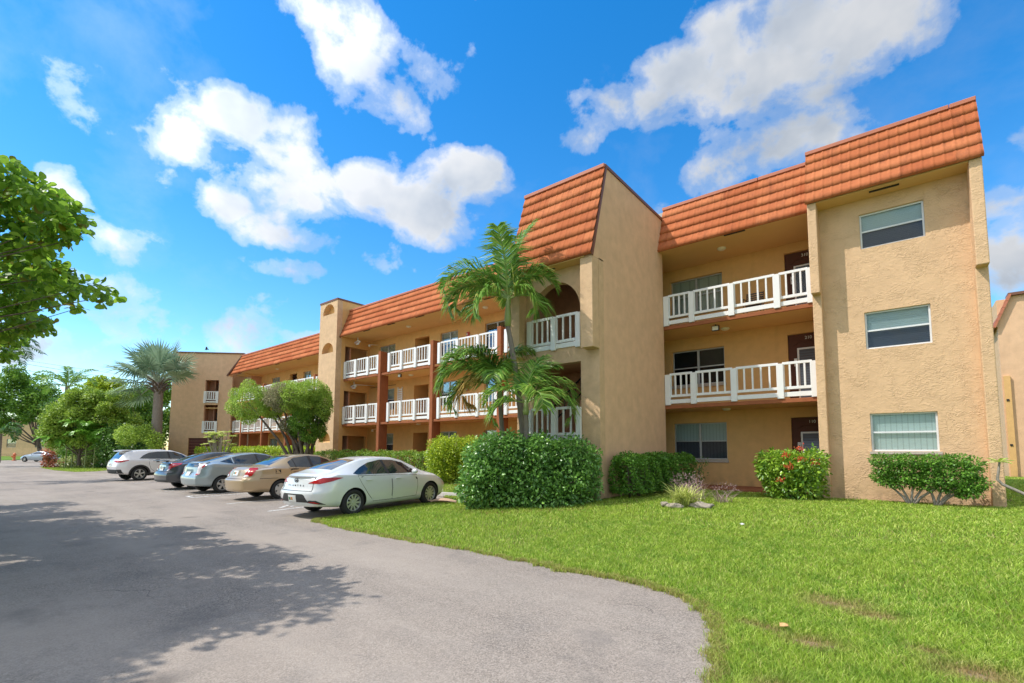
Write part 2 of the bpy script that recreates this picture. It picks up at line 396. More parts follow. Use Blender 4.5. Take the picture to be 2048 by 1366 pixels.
def door(x0, z0, num, style):
    x1 = x0+.9; d = part(MB().box(x0+.004, x1, WB+.06, WB+.11, z0, z0+2.18), 'door', 'door_brown')
    # raised moulding with clipped corners
    w = MB(); pts = [(x0+.12, z0+1.84), (x0+.20, z0+1.84), (x0+.28, z0+1.93), (x0+.66, z0+1.93), (x0+.72, z0+1.84), (x0+.80, z0+1.84)]
    w.tube([(p[0], WB+.055, p[1]) for p in pts], .014, 6); part(w, 'moulding', 'door_brown', d)
    s = MB(); a0, a1, b0, b1 = x0+.25, x0+.88, z0+.02, z0+1.74
    for q in ((a0, a0+.05, b0, b1), (a1-.05, a1, b0, b1), (a0+.05, a1-.05, b1-.05, b1), (a0+.05, a1-.05, b0, b0+.08)): s.box(q[0], q[1], WB+.02, WB+.058, q[2], q[3])
    fr = part(s, 'screen_door', 'white_alu', d)
    g = MB()
    if style == 'louver':
        k = b0+.1
        while k < b1-.06: g.add([(a0+.05, WB+.03, k), (a1-.05, WB+.03, k), (a1-.05, WB+.05, k+.075), (a0+.05, WB+.05, k+.075)], [(0, 1, 2, 3)]); k += .08
        part(g, 'louvers', plain('louver_glass', L3(.14, .16, .19), .15, vary=.1), fr, fix=False)
    else:
        g.box(a0+.05, a1-.05, WB+.042, WB+.05, b0+.08, b1-.05); k = a0+.05
        part(g, 'screen', plain('dark_screen', L3(.06, .075, .10), .4), fr)
        h = MB(); zg = np.arange(b0+.1, b1-.06, .07); xx = a0+.09; pth = []
        for k in range(8):                     # one continuous bent wire: down one diamond column, up the next
            col = [(xx+(.032 if q % 2 else -.032), WB+.034, z_) for q, z_ in enumerate(zg)]; pth += col if k % 2 == 0 else col[::-1]; xx += .064
        h.tube(pth, .008, 4)
        part(h, 'grille', plain('grille_grey', L3(.30, .34, .40), .4), fr)
    b = MB().box(x0+.155, x0+.235, WB+.03, WB+.058, z0+1.18, z0+1.42); lk = part(b, 'lock_box', 'white_paint', d)
    part(MB().box(x0+.175, x0+.215, WB+.024, WB+.03, z0+1.27, z0+1.33), 'keypad', 'black', lk)
    me = text_mesh(num, .13, .004); me.transform(Matrix.Translation((x0+.56, WB+.054, z0+2.05)) @ Matrix.Rotation(R(90), 4, 'X')); link('door_number', me, MAT['number'], d)
for z0, n, st in zip(FL, ('110', '210', '310'), ('louver', 'louver', 'screen')): door(-2.76, z0, n, st)
for i, f in enumerate(FL): part(MB().box(-2.78, -1.77, WB-.03, WB-.002, f+2.2, [2.60, 5.24, 7.85][i]), 'door_head', 'smooth_tan')
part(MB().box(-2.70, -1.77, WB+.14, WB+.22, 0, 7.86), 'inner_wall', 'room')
# middle wing
winM = [(-24.30, -22.75), (-18.92, -17.60), (-15.73, -14.25), (-12.6, -11.2)]
alcM = [(-21.0, -19.80), (-10.6, -9.5)]
gallery(-25.3, -8.83, 15.54, WB, [(p, q, a, b) for a, b in WL for p, q in winM]+[(p, q, f+.004, f+2.10) for f in FL for p, q in alcM], 15.18)
for j, (p, q) in enumerate(winM):
    for i, (a, b) in enumerate(WL): window((0, WB, 0), X, Y, p, q, a, b, 2, True, [['blind', 'blind', 'curtain'], ['blind', 'blind_v', 'blind'], ['curtain', 'room', 'room'], ['blind'] * 3][j][i], lower='pane_screen')
sh = MB()
for k in range(9): sh.box(-22.35, -22.02, WB-.045, WB-.008, 3.66+k*.125, 3.74+k*.125)
sh.box(-22.4, -22.34, WB-.05, WB-.004, 3.58, 4.83); sh.box(-22.03, -21.97, WB-.05, WB-.004, 3.58, 4.83)
part(sh, 'shutter', 'white_paint')
for p, q in alcM:
    for f in FL:
        m = MB(); m.box(p-.06, p-.001, WB+.22, WB+1.3, f, f+2.4); m.box(q+.001, q+.06, WB+.22, WB+1.3, f, f+2.4); m.box(p-.06, q+.06, WB+1.3, WB+1.36, f, f+2.4); m.box(p-.06, q+.06, WB+.22, WB+1.36, f+2.4, f+2.44)
        al = part(m, 'door_alcove', 'smooth_tan')
        part(MB().box(p+.15, q-.1, WB+1.25, WB+1.298, f, f+2.05), 'door', 'door_brown', al)
part(MB().box(-25.29, -1.76, 18.7, 27, 0, 9.29), 'rear_wall', 'stucco')
def columns(xs, y0):
    for x in xs:
        c = MB().box(x, x+.22, y0-.12, y0+.42, 0, 6.55); bevel(part(c, 'column', 'terracotta'), .02, 2)
columns((-21.87, -17.68, -13.4, -9.22), 15.54)
def railing(posts, y, zb, zt=None, nb=4, d=Y, w=.17):
    """railing part: boards and balusters; the wide posts are its sub-parts"""
    zt = zb+1.03 if zt is None else zt; m = MB()
    for a, b in zip(posts[:-1], posts[1:]):
        p, q = a+w/2-.03, b-w/2+.03
        m.box(p, q, y, y+.05, zt-.075, zt); m.box(p, q, y, y+.05, zt-.79, zt-.71); m.box(p, q, y, y+.05, zb+.03, zb+.16)
        m.box(p, p+.05, y+.004, y+.046, zt-.71, zt-.075); m.box(q-.05, q, y+.004, y+.046, zt-.71, zt-.075)
        n = max(2, int(round((b-a)/.235))-1)
        for k in range(1, n+1):
            c = p+(q-p)*k/(n+1); m.box(c-.024, c+.024, y+.004, y+.046, zt-.71, zt-.075)
    r = bevel(part(m, 'railing', 'white_paint'), .004)
    for a in posts: bevel(part(MB().box(a-w/2, a+w/2, y-.075, y-.002, zb-.02, zt-.045), 'post', 'white_paint', r), .006)
    return r
for f in FL[1:]:
    railing((-6.0, -5.17, -3.96, -2.71, -1.87), 15.53, f+.03)
    railing((-25.18, -24.10, -22.92, -21.97), 15.53, f+.03)
    railing((-21.0, -19.98, -18.87, -17.78), 15.53, f+.03)
    railing((-17.12, -15.9, -14.6, -13.5), 15.53, f+.03)
    railing((-12.95, -11.7, -10.5, -9.32), 15.53, f+.03)
# ---- stair tower with arched openings
yT, xT, xT1 = 11.10, -6.10, -8.83
tw = MB().wall((0, yT, 0), X, Y, .26, rect(xT1, xT, 0, 6.33), [arch(-8.32, -6.66, 4.05, 5.02, 5.95, 22), rect(-8.25, -6.66, 1.42, 3.62)])
part(tw, 'wall', 'stucco_shell', label='stair tower front wall with an arched opening')
side = MB().wall((xT, 0, 0), Y, -X, .22, [(yT+.262, 0), (15.5, 0), (15.5, 9.04), (11.56, 9.04), (10.74, 6.30), (10.76, 3.89), (yT+.0, 3.86), (yT+.262, 3.6)][:3]+[(11.56, 9.04), (10.76, 6.30), (yT+.262, 6.30)])
part(side, 'wall', 'stucco_pink_lift', label='plain side wall of the stair tower')
part(MB().wall((xT1, 0, 0), Y, X, .22, [(yT+.262, 0), (17, 0), (17, 9.04), (11.56, 9.04), (10.80, 6.30), (yT+.262, 6.3)]), 'wall', 'stucco')
for a, b in ((-6.47, -6.099), (-8.832, -8.50)):
    bevel(part(MB().prism([(10.76, 3.89), (yT-.002, 3.89), (yT-.002, 6.30), (10.76, 6.30)], 'x', a, b), 'pillar', 'stucco_shell'), .015, 2)
part(MB().box(xT1, xT-.22, 10.72, yT-.003, 6.30, 6.35), 'soffit', 'soffit')
part(MB().box(-8.0, -7.38, 10.90, 10.97, 6.282, 6.298), 'soffit_vent', 'vent')
part(MB().box(xT1+.22, xT-.22, yT+.6, 15.4, 8.9, 9.02), 'roof_deck', 'concrete')
mansard(xT1-.02, xT+.02, (10.68, 6.33), (11.50, 9.04), 8)
tr = MB()
def strip(mb, p, q, w, th, x0, x1):       # trim strip in a y-z plane
    p, q = np.array(p), np.array(q); d = (q-p)/np.linalg.norm(q-p); n = np.array([-d[1], d[0]])*w
    mb.prism([tuple(p), tuple(q), tuple(q+n), tuple(p+n)], 'x', x0, x1)
strip(tr, (11.50, 9.042), (15.52, 9.042), .09, 0, xT-.23, xT+.03); strip(tr, (10.70, 6.30), (11.52, 9.06), -.075, 0, xT+.004, xT+.03)
part(tr, 'roof_trim', 'trim_brown')
# inside the stair tower
part(MB().box(xT1+.22, xT-.22, 12.75, 12.85, 0, 8.9), 'stair_wall', 'stair_red')
part(MB().box(xT1+.221, xT-.221, yT+.262, 12.75, 3.62, 4.02), 'stair_landing', 'stair_red')
part(MB().box(xT1+.221, xT-.221, yT+.262, 12.75, 1.15, 1.40), 'stair_landing', 'stair_red')
part(MB().prism([(yT+.5, 2.6), (12.74, 3.6), (12.74, 3.3), (yT+.5, 2.3)], 'x', xT-.9, xT-.23), 'stair_flight', 'stair_red')
hr = MB().tube([(-8.5, 12.4, 2.52), (-7.0, 12.4, 3.75)], .028, 8).tube([(-8.5, 12.4, 2.05), (-7.0, 12.4, 3.3)], .02, 8)
for k in range(8): hr.tube([(-8.4+.19*k, 12.4, 2.14+.156*k), (-8.4+.19*k, 12.4, 2.6+.156*k)], .012, 5)
part(hr, 'handrail', 'black')
part(MB().tube([(-7.3, 12.2, 4.1), (-6.7, 12.2, 5.1)], .028, 8).tube([(-8.5, 12.2, 4.4), (-7.3, 12.2, 4.1)], .02), 'handrail', 'black')
railing((-8.34, -7.50, -6.70), yT-.03, 4.02, 4.99, w=.15); railing((-8.34, -7.50, -6.70), yT-.03, 1.45, 2.42, w=.15)
# ---- slim tower with arched niches
ys, sx0, sx1 = 14.96, -27.2, -25.3
nich = [(9.25, 9.88), (6.94, 7.55), (1.68, 2.32)]
part(MB().wall((0, ys, 0), X, Y, .34, rect(sx0, sx1, 0, 10.0), [arch(-26.86, -25.62, a, a+.06, b, 16) for a, b in nich]), 'wall', 'stucco_shell', label='slim tower front with three arched niches')
for a, b in nich:
    part(MB().box(-26.95, -25.55, ys+.341, ys+.38, a-.1, b+.1), 'niche_back', 'smooth_tan')
    part(MB().prism([(ys+.005, a-.001), (ys+.34, a+.10), (ys+.34, a-.001)], 'x', -26.85, -25.63), 'niche_sill', 'smooth_tan')
hs = [rect(15.55, 17.1, f+.004, f+1.98) for f in FL]
part(MB().wall((sx1, 0, 0), Y, -X, .2, rect(ys+.342, 18.6, 0, 10.0), hs), 'wall', 'smooth_tan', label='slim tower side wall with open passages')
part(MB().box(sx0, sx0+.2, ys+.342, 18.6, 0, 10.0), 'wall', 'smooth_tan')
for f in FL:
    part(MB().box(sx0+.21, sx1-.21, 15.98, 16.06, f, f+2.5), 'stair_wall', 'stair_red'); part(MB().box(sx0+.201, sx1-.201, ys+.39, 18.5, f-.1, f), 'stair_landing', 'soffit')
part(MB().box(sx0+.5, sx0+.6, 16.34, 18.2, 0, 9.9), 'inner_wall', 'smooth_tan')
part(MB().box(sx0-.03, sx1+.03, ys-.03, 18.6, 10.0, 10.1), 'roof_trim', 'trim_brown')
tr = MB(); strip(tr, (15.12, 7.80), (15.84, 9.62), -.09, 0, sx1+.004, sx1+.05); part(tr, 'roof_trim', 'trim_brown')
# ---- left wing
WL2 = 19.05
winL = [(-42.27, -40.81), (-36.88, -35.71), (-33.5, -32.0), (-29.6, -28.4)]; alcL = [(-39.08, -37.92), (-31.4, -30.3)]
gallery(-44.3, -27.2, 17.4, WL2, [(p, q, a, b) for a, b in WL for p, q in winL]+[(p, q, f+.004, f+2.10) for f in FL for p, q in alcL], 17.0)
for p, q in winL:
    for a, b in WL: window((0, WL2, 0), X, Y, p, q, a, b, 2, True, 'blind')
for p, q in alcL:
    for f in FL: part(MB().box(p-.1, q+.1, WL2+.9, WL2+.95, f, f+2.3), 'door', 'smooth_tan')
columns((-43.9, -39.95, -36.0, -32.05, -28.1), 17.4)
for f in FL[1:]:
    for a, b in ((-45.5, -44.0), (-43.55, -40.05), (-39.6, -36.1), (-35.65, -32.15), (-31.7, -28.2)):
        n = max(1, int(round((b-a)/1.15))); railing([a+(b-a)*k/n for k in range(n+1)], 17.39, f+.03)
part(MB().box(-43.9, -27, 20.1, 28, 0, 9.29), 'rear_wall', 'stucco')
part(MB().box(-45.6, -43.95, 17.5, 20.0, 7.75, 7.85), 'soffit', 'soffit')
part(MB().box(-46.0, -43.95, 20.0, 20.2, 0, 7.8), 'passage_wall', 'stair_red')
part(MB().box(-44.38, -44.3, 18.2, 20.0, 0, 7.8), 'passage_wall', 'stair_red')
for k in (1, 2):
    part(MB().box(-46.0, -44.3, 17.42, 20.0, FL[k]-.1, FL[k]), 'floor_slab', 'soffit'); part(MB().box(-46.0, -44.3, 17.36, 17.418, FL[k]-.115, FL[k]+.003), 'slab_edge', 'terracotta')
# ---- angled block at the far left (turned 45 degrees)
r2 = math.sqrt(.5); Ub = np.array([r2, r2, 0]); Nb = np.array([-r2, r2, 0]); Ob = np.array([-44.95, 17.65, 0])
hl = [rect(-2.97, -1.86, 5.32, 7.31), rect(-2.97, -1.86, 2.72, 5.14), rect(-4.1, -1.46, .02, 2.26)]
part(MB().wall(Ob, Ub, Nb, .22, [(-5.7, 0), (-.75, 0), (-.75, 7.6), (-1.2, 7.72), (.06, 9.66), (-5.7, 9.66)], hl), 'wall', 'stucco_pink_lift', label='plain angled end wall with two small balconies')
part(MB().obox(Ob+Ub*-2.82+Nb*.08+Z*9.70, Ub, Nb, Z, 2.95, .16, .05), 'roof_trim', 'trim_brown')
tr = MB(); a = Ob+Ub*-1.22+Z*7.70; b = Ob+Ub*.08+Z*9.66; d = (b-a)/np.linalg.norm(b-a); tr.obox((a+b)/2-Nb*.03, d, Nb, np.cross(d, Nb), np.linalg.norm(b-a)/2, .04, .05); part(tr, 'roof_trim', 'trim_brown')
m = MB()
for s0, s1, z0, z1 in ((-3.2, -1.6, 5.30, 7.4), (-3.2, -1.6, 2.70, 5.2)):
    for c, hx, hy in ((( s0+s1)/2, .8, .03),): m.obox(Ob+Ub*c+Nb*1.2+Z*(z0+z1)/2, Ub, Nb, Z, .85, .03, (z1-z0)/2+.1)
    m.obox(Ob+Ub*(-2.45)+Nb*.9+Z*(z0+z1)/2, Ub, Nb, Z, .03, .3, (z1-z0)/2); m.obox(Ob+Ub*(s0-.02)+Nb*.7+Z*(z0+z1)/2, Ub, Nb, Z, .03, .47, (z1-z0)/2); m.obox(Ob+Ub*(s1+.02)+Nb*.7+Z*(z0+z1)/2, Ub, Nb, Z, .03, .47, (z1-z0)/2)
part(m, 'stair_wall', 'stair_red')
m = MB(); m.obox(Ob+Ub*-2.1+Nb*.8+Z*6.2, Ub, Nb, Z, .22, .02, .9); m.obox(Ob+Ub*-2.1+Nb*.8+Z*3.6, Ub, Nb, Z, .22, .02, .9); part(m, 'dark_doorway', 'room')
m = MB()
for z in (5.3, 2.68): m.obox(Ob+Ub*-2.4+Nb*.72+Z*(z-.05), Ub, Nb, Z, .85, .48, .05); m.obox(Ob+Ub*-2.4+Nb*.72+Z*(z+2.2), Ub, Nb, Z, .85, .48, .05)
part(m, 'floor_slab', 'soffit')
for zb in (5.32, 2.72):
    m = MB()
    def bb(a0, a1, z0, z1, d=-.03, h=.025): m.obox(Ob+Ub*(a0+a1)/2+Nb*d+Z*(z0+z1)/2, Ub, Nb, Z, (a1-a0)/2, h, (z1-z0)/2)
    bb(-2.97, -1.86, zb+.92, zb+1.0); bb(-2.97, -1.86, zb+.24, zb+.31); bb(-2.97, -1.86, zb+.02, zb+.14)
    for k in range(1, 6): c = -2.97+1.11*k/6; bb(c-.04, c+.04, zb+.31, zb+.92)
    r = part(m, 'railing', 'white_paint')
    for c in (-2.93, -1.90):
        q = MB().obox(Ob+Ub*c+Nb*-.08+Z*(zb+.48), Ub, Nb, Z, .09, .03, .52); part(q, 'post', 'white_paint', r)
m = MB()
for k in range(9): m.obox(Ob+Ub*-2.78+Nb*.12+Z*(.13+.25*k), Ub, Nb, Z, 1.31, .02, .118)
part(m, 'garage_door', 'garage')
m = MB(); m.obox(Ob+Ub*-2.9+Nb*5.4+Z*4.8, Ub, Nb, Z, 2.7, 4.0, 4.75); part(m, 'rear_wall', 'stucco')
# ---- fixtures
for i, (x, y, z) in enumerate([(-4.38, 16.2, 7.855), (-4.43, 16.5, FL[2]-.1), (-4.46, 16.5, FL[1]-.1), (-20.32, 16.2, 7.855), (-20.3, 16.4, FL[2]-.1), (-19.6, 16.4, FL[1]-.1), (-14.8, 16.2, 7.855), (-39.5, 18.2, 7.855), (-44.9, 18.6, 7.75)]):
    part(MB().lathe([(.001, -.07), (.09, -.065), (.13, -.03), (.135, 0)], 20, (x, y, z)), 'ceiling_light', 'lamp_white', smooth=True)
for x, y in [(-3.75, 15.27), (-22.9, 15.33), (-20.7, 15.33), (-18.4, 15.33), (-16.1, 15.33), (-13.8, 15.33), (-44.2, 17.2), (-40.9, 17.2), (-37.4, 17.2), (-34.0, 17.2), (-30.5, 17.2)]:
    part(MB().box(x-.3, x+.3, y-.04, y+.05, 7.842, 7.854), 'soffit_vent', 'vent')
for x, y, z in ((-4.54, 15.85, FL[2]-.1), (-20.4, 15.75, FL[2]-.1)):
    fl = part(MB().box(x-.11, x+.11, y-.04, y+.04, z-.2, z-.04).tube([(x, y, z-.04), (x, y, z)], .02), 'floodlight', 'black'); part(MB().box(x-.09, x+.09, y-.052, y-.041, z-.185, z-.06), 'lens', 'lamp_white', fl)
for z in (7.07, 4.30):
    al = part(MB().box(-16.93, -16.77, WB-.07, WB-.002, z-.11, z+.11), 'fire_alarm', 'red'); part(MB().box(-16.90, -16.84, WB-.085, WB-.071, z-.05, z+.05), 'strobe', 'lamp_white', al)
for z, xx in ((7.55, -24.75), (4.95, -25.0)):
    ex = part(MB().box(xx-.16, xx+.16, 15.98, 16.03, z-.11, z+.11).box(xx-.03, xx+.03, 15.99, 16.02, z+.11, z+.3).box(xx-.26, xx-.17, 15.96, 16.04, z-.02, z+.07).box(xx+.17, xx+.26, 15.96, 16.04, z-.02, z+.07), 'exit_sign', 'white_paint')
    me = text_mesh('EXIT', .17, .003); me.transform(Matrix.Translation((xx, 15.975, z)) @ Matrix.Rotation(R(90), 4, 'X')); link('lettering', me, MAT['red'], ex)
for x, y, z in ((-24.45, 16.6, 7.45), (-24.7, 15.9, 5.0), (-23.9, 16.6, 2.4)):
    part(MB().lathe([(.001, -.09), (.05, -.08), (.06, 0), (.045, .05)], 14, (x, y, z)).tube([(x, y, z+.04), (x, WB, z+.12)], .02), 'security_camera', 'white_alu', smooth=True)
for z, a, b in ((5.0, -25.0, -22.6),): part(MB().tube([(a, 17.16, z), (b, 17.16, z)], .018), 'conduit', 'trim_brown')

# ---- neighbouring block behind, on the right
Nn = thing('neighbour_building', 'tan stucco building end wall with tiled mansard edge behind the right corner', 'building', (8, 35.3, 0))
part(MB().wall((0, 35.3, 0), X, Y, .3, [(4.0, 0), (16, 0), (16, 9.35), (4.52, 9.35), (3.92, 7.85), (4.0, 7.8)]), 'wall', 'stucco_pink_lift', Nn)
part(MB().box(4.05, 16, 35.61, 47, 0, 9.3), 'rear_wall', 'stucco', Nn)
m = MB()
for k in range(5):
    a = np.array([3.78+.135*k, 7.78+.33*k]); m.prism([tuple(a), (a[0]+.155, a[1]+.34), (a[0]+.26, a[1]+.32), (a[0]+.13, a[1]-.02)], 'y', 35.1, 47)
part(m, 'roof', 'tile_cap', Nn)
part(MB().box(4.45, 16.1, 35.12, 36, 9.36, 9.5), 'roof_trim', 'trim_brown', Nn)
dp = MB().box(4.06, 4.30, 35.17, 35.298, 0, 5.2); part(dp, 'downspout', 'smooth_tan', Nn)
m = MB()
for z in (1.6, 3.9): m.box(4.10, 4.20, 35.14, 35.169, z, z+.1)
part(m, 'bracket', 'black', Nn)
# ---- low building far across the road, left
fb = thing('far_building', 'low tan stucco building across the road behind the shade tree', 'building', (-156, 15.3, 0))
fo = np.array([-171.6, 3, -.3]); fu = np.array([.776, .631, 0]); fn = np.array([-.631, .776, 0])
hl = [rect(15.9+6.5*k, 18.1+6.5*k, a, a+1.9) for k in (-2, -1, 0, 1, 2) for a in (2.0, 5.5)]
part(MB().wall(fo, fu, fn, .3, rect(0, 39, 0, 8.4), hl), 'wall', 'stucco_pink_lift', fb)
for h in hl: window(fo, fu, fn, h[0][0], h[1][0], h[0][1], h[2][1], 1, True, 'blind', parent=fb)
m = MB(); m.obox(fo+fu*19.5+fn*5+Z*4.1, fu, fn, Z, 19.4, 4.6, 4.1); part(m, 'rear_wall', 'stucco', fb)
m = MB(); m.obox(fo+fu*19.5+fn*4.6+Z*8.46, fu, fn, Z, 19.9, 5.1, .05); part(m, 'roof_trim', 'trim_brown', fb)
# ------------------------------------------------------------------ foliage
def leaf_mat(name, c0, c1, rough=.45, trans=.35, warm=None, wf=.05, spec=.4):
    c0 = tuple(x*1.35 for x in c0[:3])+(1,); c1 = tuple(min(.85, x*1.75) for x in c1[:3])+(1,)
    t = NT(name); rnd = t.n('ShaderNodeNewGeometry').outputs['Random Per Island']
    stops = [(0, c0), (1, c1)] if warm is None else [(0, warm), (wf, warm), (wf+.001, c0), (1, c1)]
    c = t.ramp(rnd, stops); c = t.mix(t.math('MULTIPLY', t.ramp(t.noise(t.pos(), 1.6, 3), [(.35, L3(0, 0, 0)), (.65, L3(1, 1, 1))]), .45), c, c0)
    b = t.n('ShaderNodeBsdfPrincipled'); t.l(c, b.inputs['Base Color']); b.inputs['Roughness'].default_value = rough; b.inputs['Specular IOR Level'].default_value = spec
    tl = t.n('ShaderNodeBsdfTranslucent'); t.l(t.mix(.6, c, L3(.22, .32, .03), 'ADD') if False else c, tl.inputs[0])
    mx = t.n('ShaderNodeMixShader'); mx.inputs[0].default_value = trans; t.l(b.outputs[0], mx.inputs[1]); t.l(tl.outputs[0], mx.inputs[2]); t.l(mx.outputs[0], t.out.inputs[0])
    return t.m
def bark(name, a, b, sc=8):
    t = NT(name); p = t.pos(); mp = t.n('ShaderNodeMapping'); t.l(p, mp.inputs[0]); mp.inputs['Scale'].default_value = (1, 1, .35)
    n = t.noise(mp.outputs[0], sc, 5, .7); t.bsdf(t.mix(n, a, b), .9, 0, .2, n, .8, .03); return t.m
LM = dict(
 shade=leaf_mat('shade_tree_leaf', L3(.10, .21, .025), L3(.28, .42, .045), .38, .55, L3(.30, .24, .02), .06, .5),
 glossy=leaf_mat('glossy_shrub_leaf', L3(.065, .16, .035), L3(.19, .34, .065), .3, .28, None, 0, .6),
 yellow=leaf_mat('yellow_shrub_leaf', L3(.15, .24, .018), L3(.40, .46, .035), .4, .35),
 hedge=leaf_mat('hedge_leaf', L3(.07, .15, .018), L3(.25, .34, .04), .4, .3),
 dark=leaf_mat('dark_leaf', L3(.03, .085, .014), L3(.10, .19, .03), .4, .3),
 sheared=leaf_mat('sheared_leaf', L3(.05, .13, .018), L3(.15, .30, .035), .4, .35),
 ixora=leaf_mat('ixora_leaf', L3(.06, .16, .014), L3(.30, .42, .04), .3, .32, None, 0, .6),
 topiary=leaf_mat('topiary_leaf', L3(.16, .26, .035), L3(.36, .46, .08), .5, .35),
 topdry=leaf_mat('topiary_dry', L3(.16, .15, .08), L3(.30, .28, .15), .6, .3),
 bright=leaf_mat('bright_tree_leaf', L3(.12, .21, .022), L3(.30, .38, .06), .45, .4),
 mid=leaf_mat('mid_tree_leaf', L3(.06, .15, .02), L3(.20, .32, .04), .45, .35),
 palm=leaf_mat('palm_leaflet', L3(.065, .17, .022), L3(.24, .37, .065), .35, .35, L3(.55, .52, .14), .10, .6),
 palmdry=leaf_mat('palm_dry', L3(.35, .22, .07), L3(.50, .34, .10), .5, .3),
 areca=leaf_mat('areca_leaflet', L3(.08, .20, .02), L3(.20, .38, .05), .4, .35),
 silver=leaf_mat('silver_palm', L3(.13, .20, .12), L3(.27, .35, .24), .5, .2),
 croton=leaf_mat('croton_leaf', L3(.30, .06, .035), L3(.52, .22, .13), .4, .3, L3(.14, .16, .03), .25),
 varieg=leaf_mat('variegated_leaf', L3(.16, .24, .05), L3(.48, .50, .22), .45, .3),
 plum=leaf_mat('frangipani_leaf', L3(.28, .38, .06), L3(.55, .58, .22), .45, .35),
 strap=leaf_mat('strap_leaf', L3(.22, .28, .05), L3(.55, .55, .18), .45, .3),
 purple=leaf_mat('purple_grass', L3(.20, .13, .13), L3(.42, .30, .30), .6, .3),
 flower=leaf_mat('red_flower', L3(.55, .05, .03), L3(.80, .18, .08), .5, .3),
)
BK = dict(brown=bark('brown_bark', L3(.085, .06, .045), L3(.20, .16, .125)), grey=bark('grey_bark', L3(.18, .15, .12), L3(.40, .36, .31), 12), palm=bark('palm_trunk', L3(.16, .12, .10), L3(.36, .31, .27), 14))
SHAPE = {'quad': (np.array([(0, 0, 0), (.45, .5, .06), (1, 0, 0), (.45, -.5, .06)]), [(0, 1, 2, 3)]),
         'fold': (np.array([(0, 0, 0), (.35, .5, .10), (.75, .33, .07), (1, 0, -.04), (.75, -.33, .07), (.35, -.5, .10), (.5, 0, 0)]), [(0, 6, 1), (6, 2, 1), (6, 3, 2), (0, 5, 6), (6, 5, 4), (6, 4, 3)]),
         'round': (np.array([(0, 0, 0), (.25, .28, .03), (.65, .5, .05), (.92, .36, .0), (1, 0, -.03), (.92, -.36, .0), (.65, -.5, .05), (.25, -.28, .03)]), [(0, 1, 2, 3, 4, 5, 6, 7)])}
def unit(a): return a/(np.linalg.norm(a, axis=-1, keepdims=True)+1e-9)
def leaves(name, P, D, N, Ln, Wd, mat, parent=None, shape='quad', **k):
    n = len(P); D = unit(D); Sx = unit(np.cross(N, D)); Nn_ = np.cross(D, Sx); tv, tf = SHAPE[shape]; m = len(tv)
    Ln = np.broadcast_to(Ln, n)[:, None, None]; Wd = np.broadcast_to(Wd, n)[:, None, None]
    V = P[:, None, :]+D[:, None, :]*tv[None, :, 0:1]*Ln+Sx[:, None, :]*tv[None, :, 1:2]*Wd+Nn_[:, None, :]*tv[None, :, 2:3]*Ln
    cnt = np.tile([len(f) for f in tf], n); base = np.concatenate([np.array(f) for f in tf]); idx = (base[None, :]+(np.arange(n)*m)[:, None]).ravel()
    return fast_mesh(name, V.reshape(-1, 3), cnt, idx, mat, parent, **k)
def rdir(n): return unit(rng.normal(size=(n, 3)))
def blob_points(n, c, r, shell=.55, flat=1.0):
    """points in an ellipsoid, more of them near its skin; returns points and outward directions"""
    d = rdir(n); q = shell+(1-shell)*rng.random(n)**.6; r = np.broadcast_to(np.array(r, float), 3)
    lump = 1+.16*np.sin(d[:, 0]*5+c[0]*3)*np.sin(d[:, 1]*4+1+c[1])+.12*np.sin(d[:, 2]*7+d[:, 0]*6)
    return np.array(c)+d*r*(q*lump)[:, None], d
def crown(name, clumps, per, ln, wd, mat, parent, shape='quad', shell=.5, droop=.25, up=.45):
    Ps = []; Ds = []; Ns = []
    for c, r in clumps:
        rr = np.mean(np.broadcast_to(np.array(r, float), 3)); n = max(8, int((per if per > 20 else 12.6*per/(.5*ln*wd))*rr*rr))
        P, d = blob_points(n, c, r, shell); Ps.append(P); Ds.append(unit(d+rdir(n)*.8-np.array([0, 0, droop]))); Ns.append(unit(d*.6+rdir(n)*.6+np.array([0, 0, up])))
    P, D, N = map(np.concatenate, (Ps, Ds, Ns)); n = len(P)
    return leaves(name, P, D, N, ln*(.65+.7*rng.random(n)), wd*(.65+.7*rng.random(n)), mat, parent, shape)
def limbs(base, top, r0, targets, mb=None, n=8, br=None):
    """tapered trunk from base to top with limbs bending out to the targets"""
    mb = mb or MB(); base, top = np.array(base, float), np.array(top, float); L = np.linalg.norm(top-base)
    pts = [base+(top-base)*t+np.array([math.sin(t*4+base[0])*.06*L, math.cos(t*3+base[1])*.05*L, 0])*t*(1-t)*2 for t in np.linspace(0, 1, 7)]
    mb.tube([base-np.array([0, 0, .1])]+pts, [r0*1.35]+[r0*(1.15-.5*t) for t in np.linspace(0, 1, 7)], 10)
    for tg in targets:
        tg = np.array(tg, float); t0 = random.uniform(.55, 1); a = pts[int(t0*6)]; mid = a*.5+tg*.5+np.array([0, 0, -.12*np.linalg.norm(tg-a)])+rng.normal(size=3)*.05*np.linalg.norm(tg-a)
        ts = np.linspace(0, 1, 7); q = [a*(1-t)**2+mid*2*t*(1-t)+tg*t*t for t in ts]; rb = br or r0*.55; mb.tube(q, [rb*(1-.88*t) for t in ts], 6)
    return mb
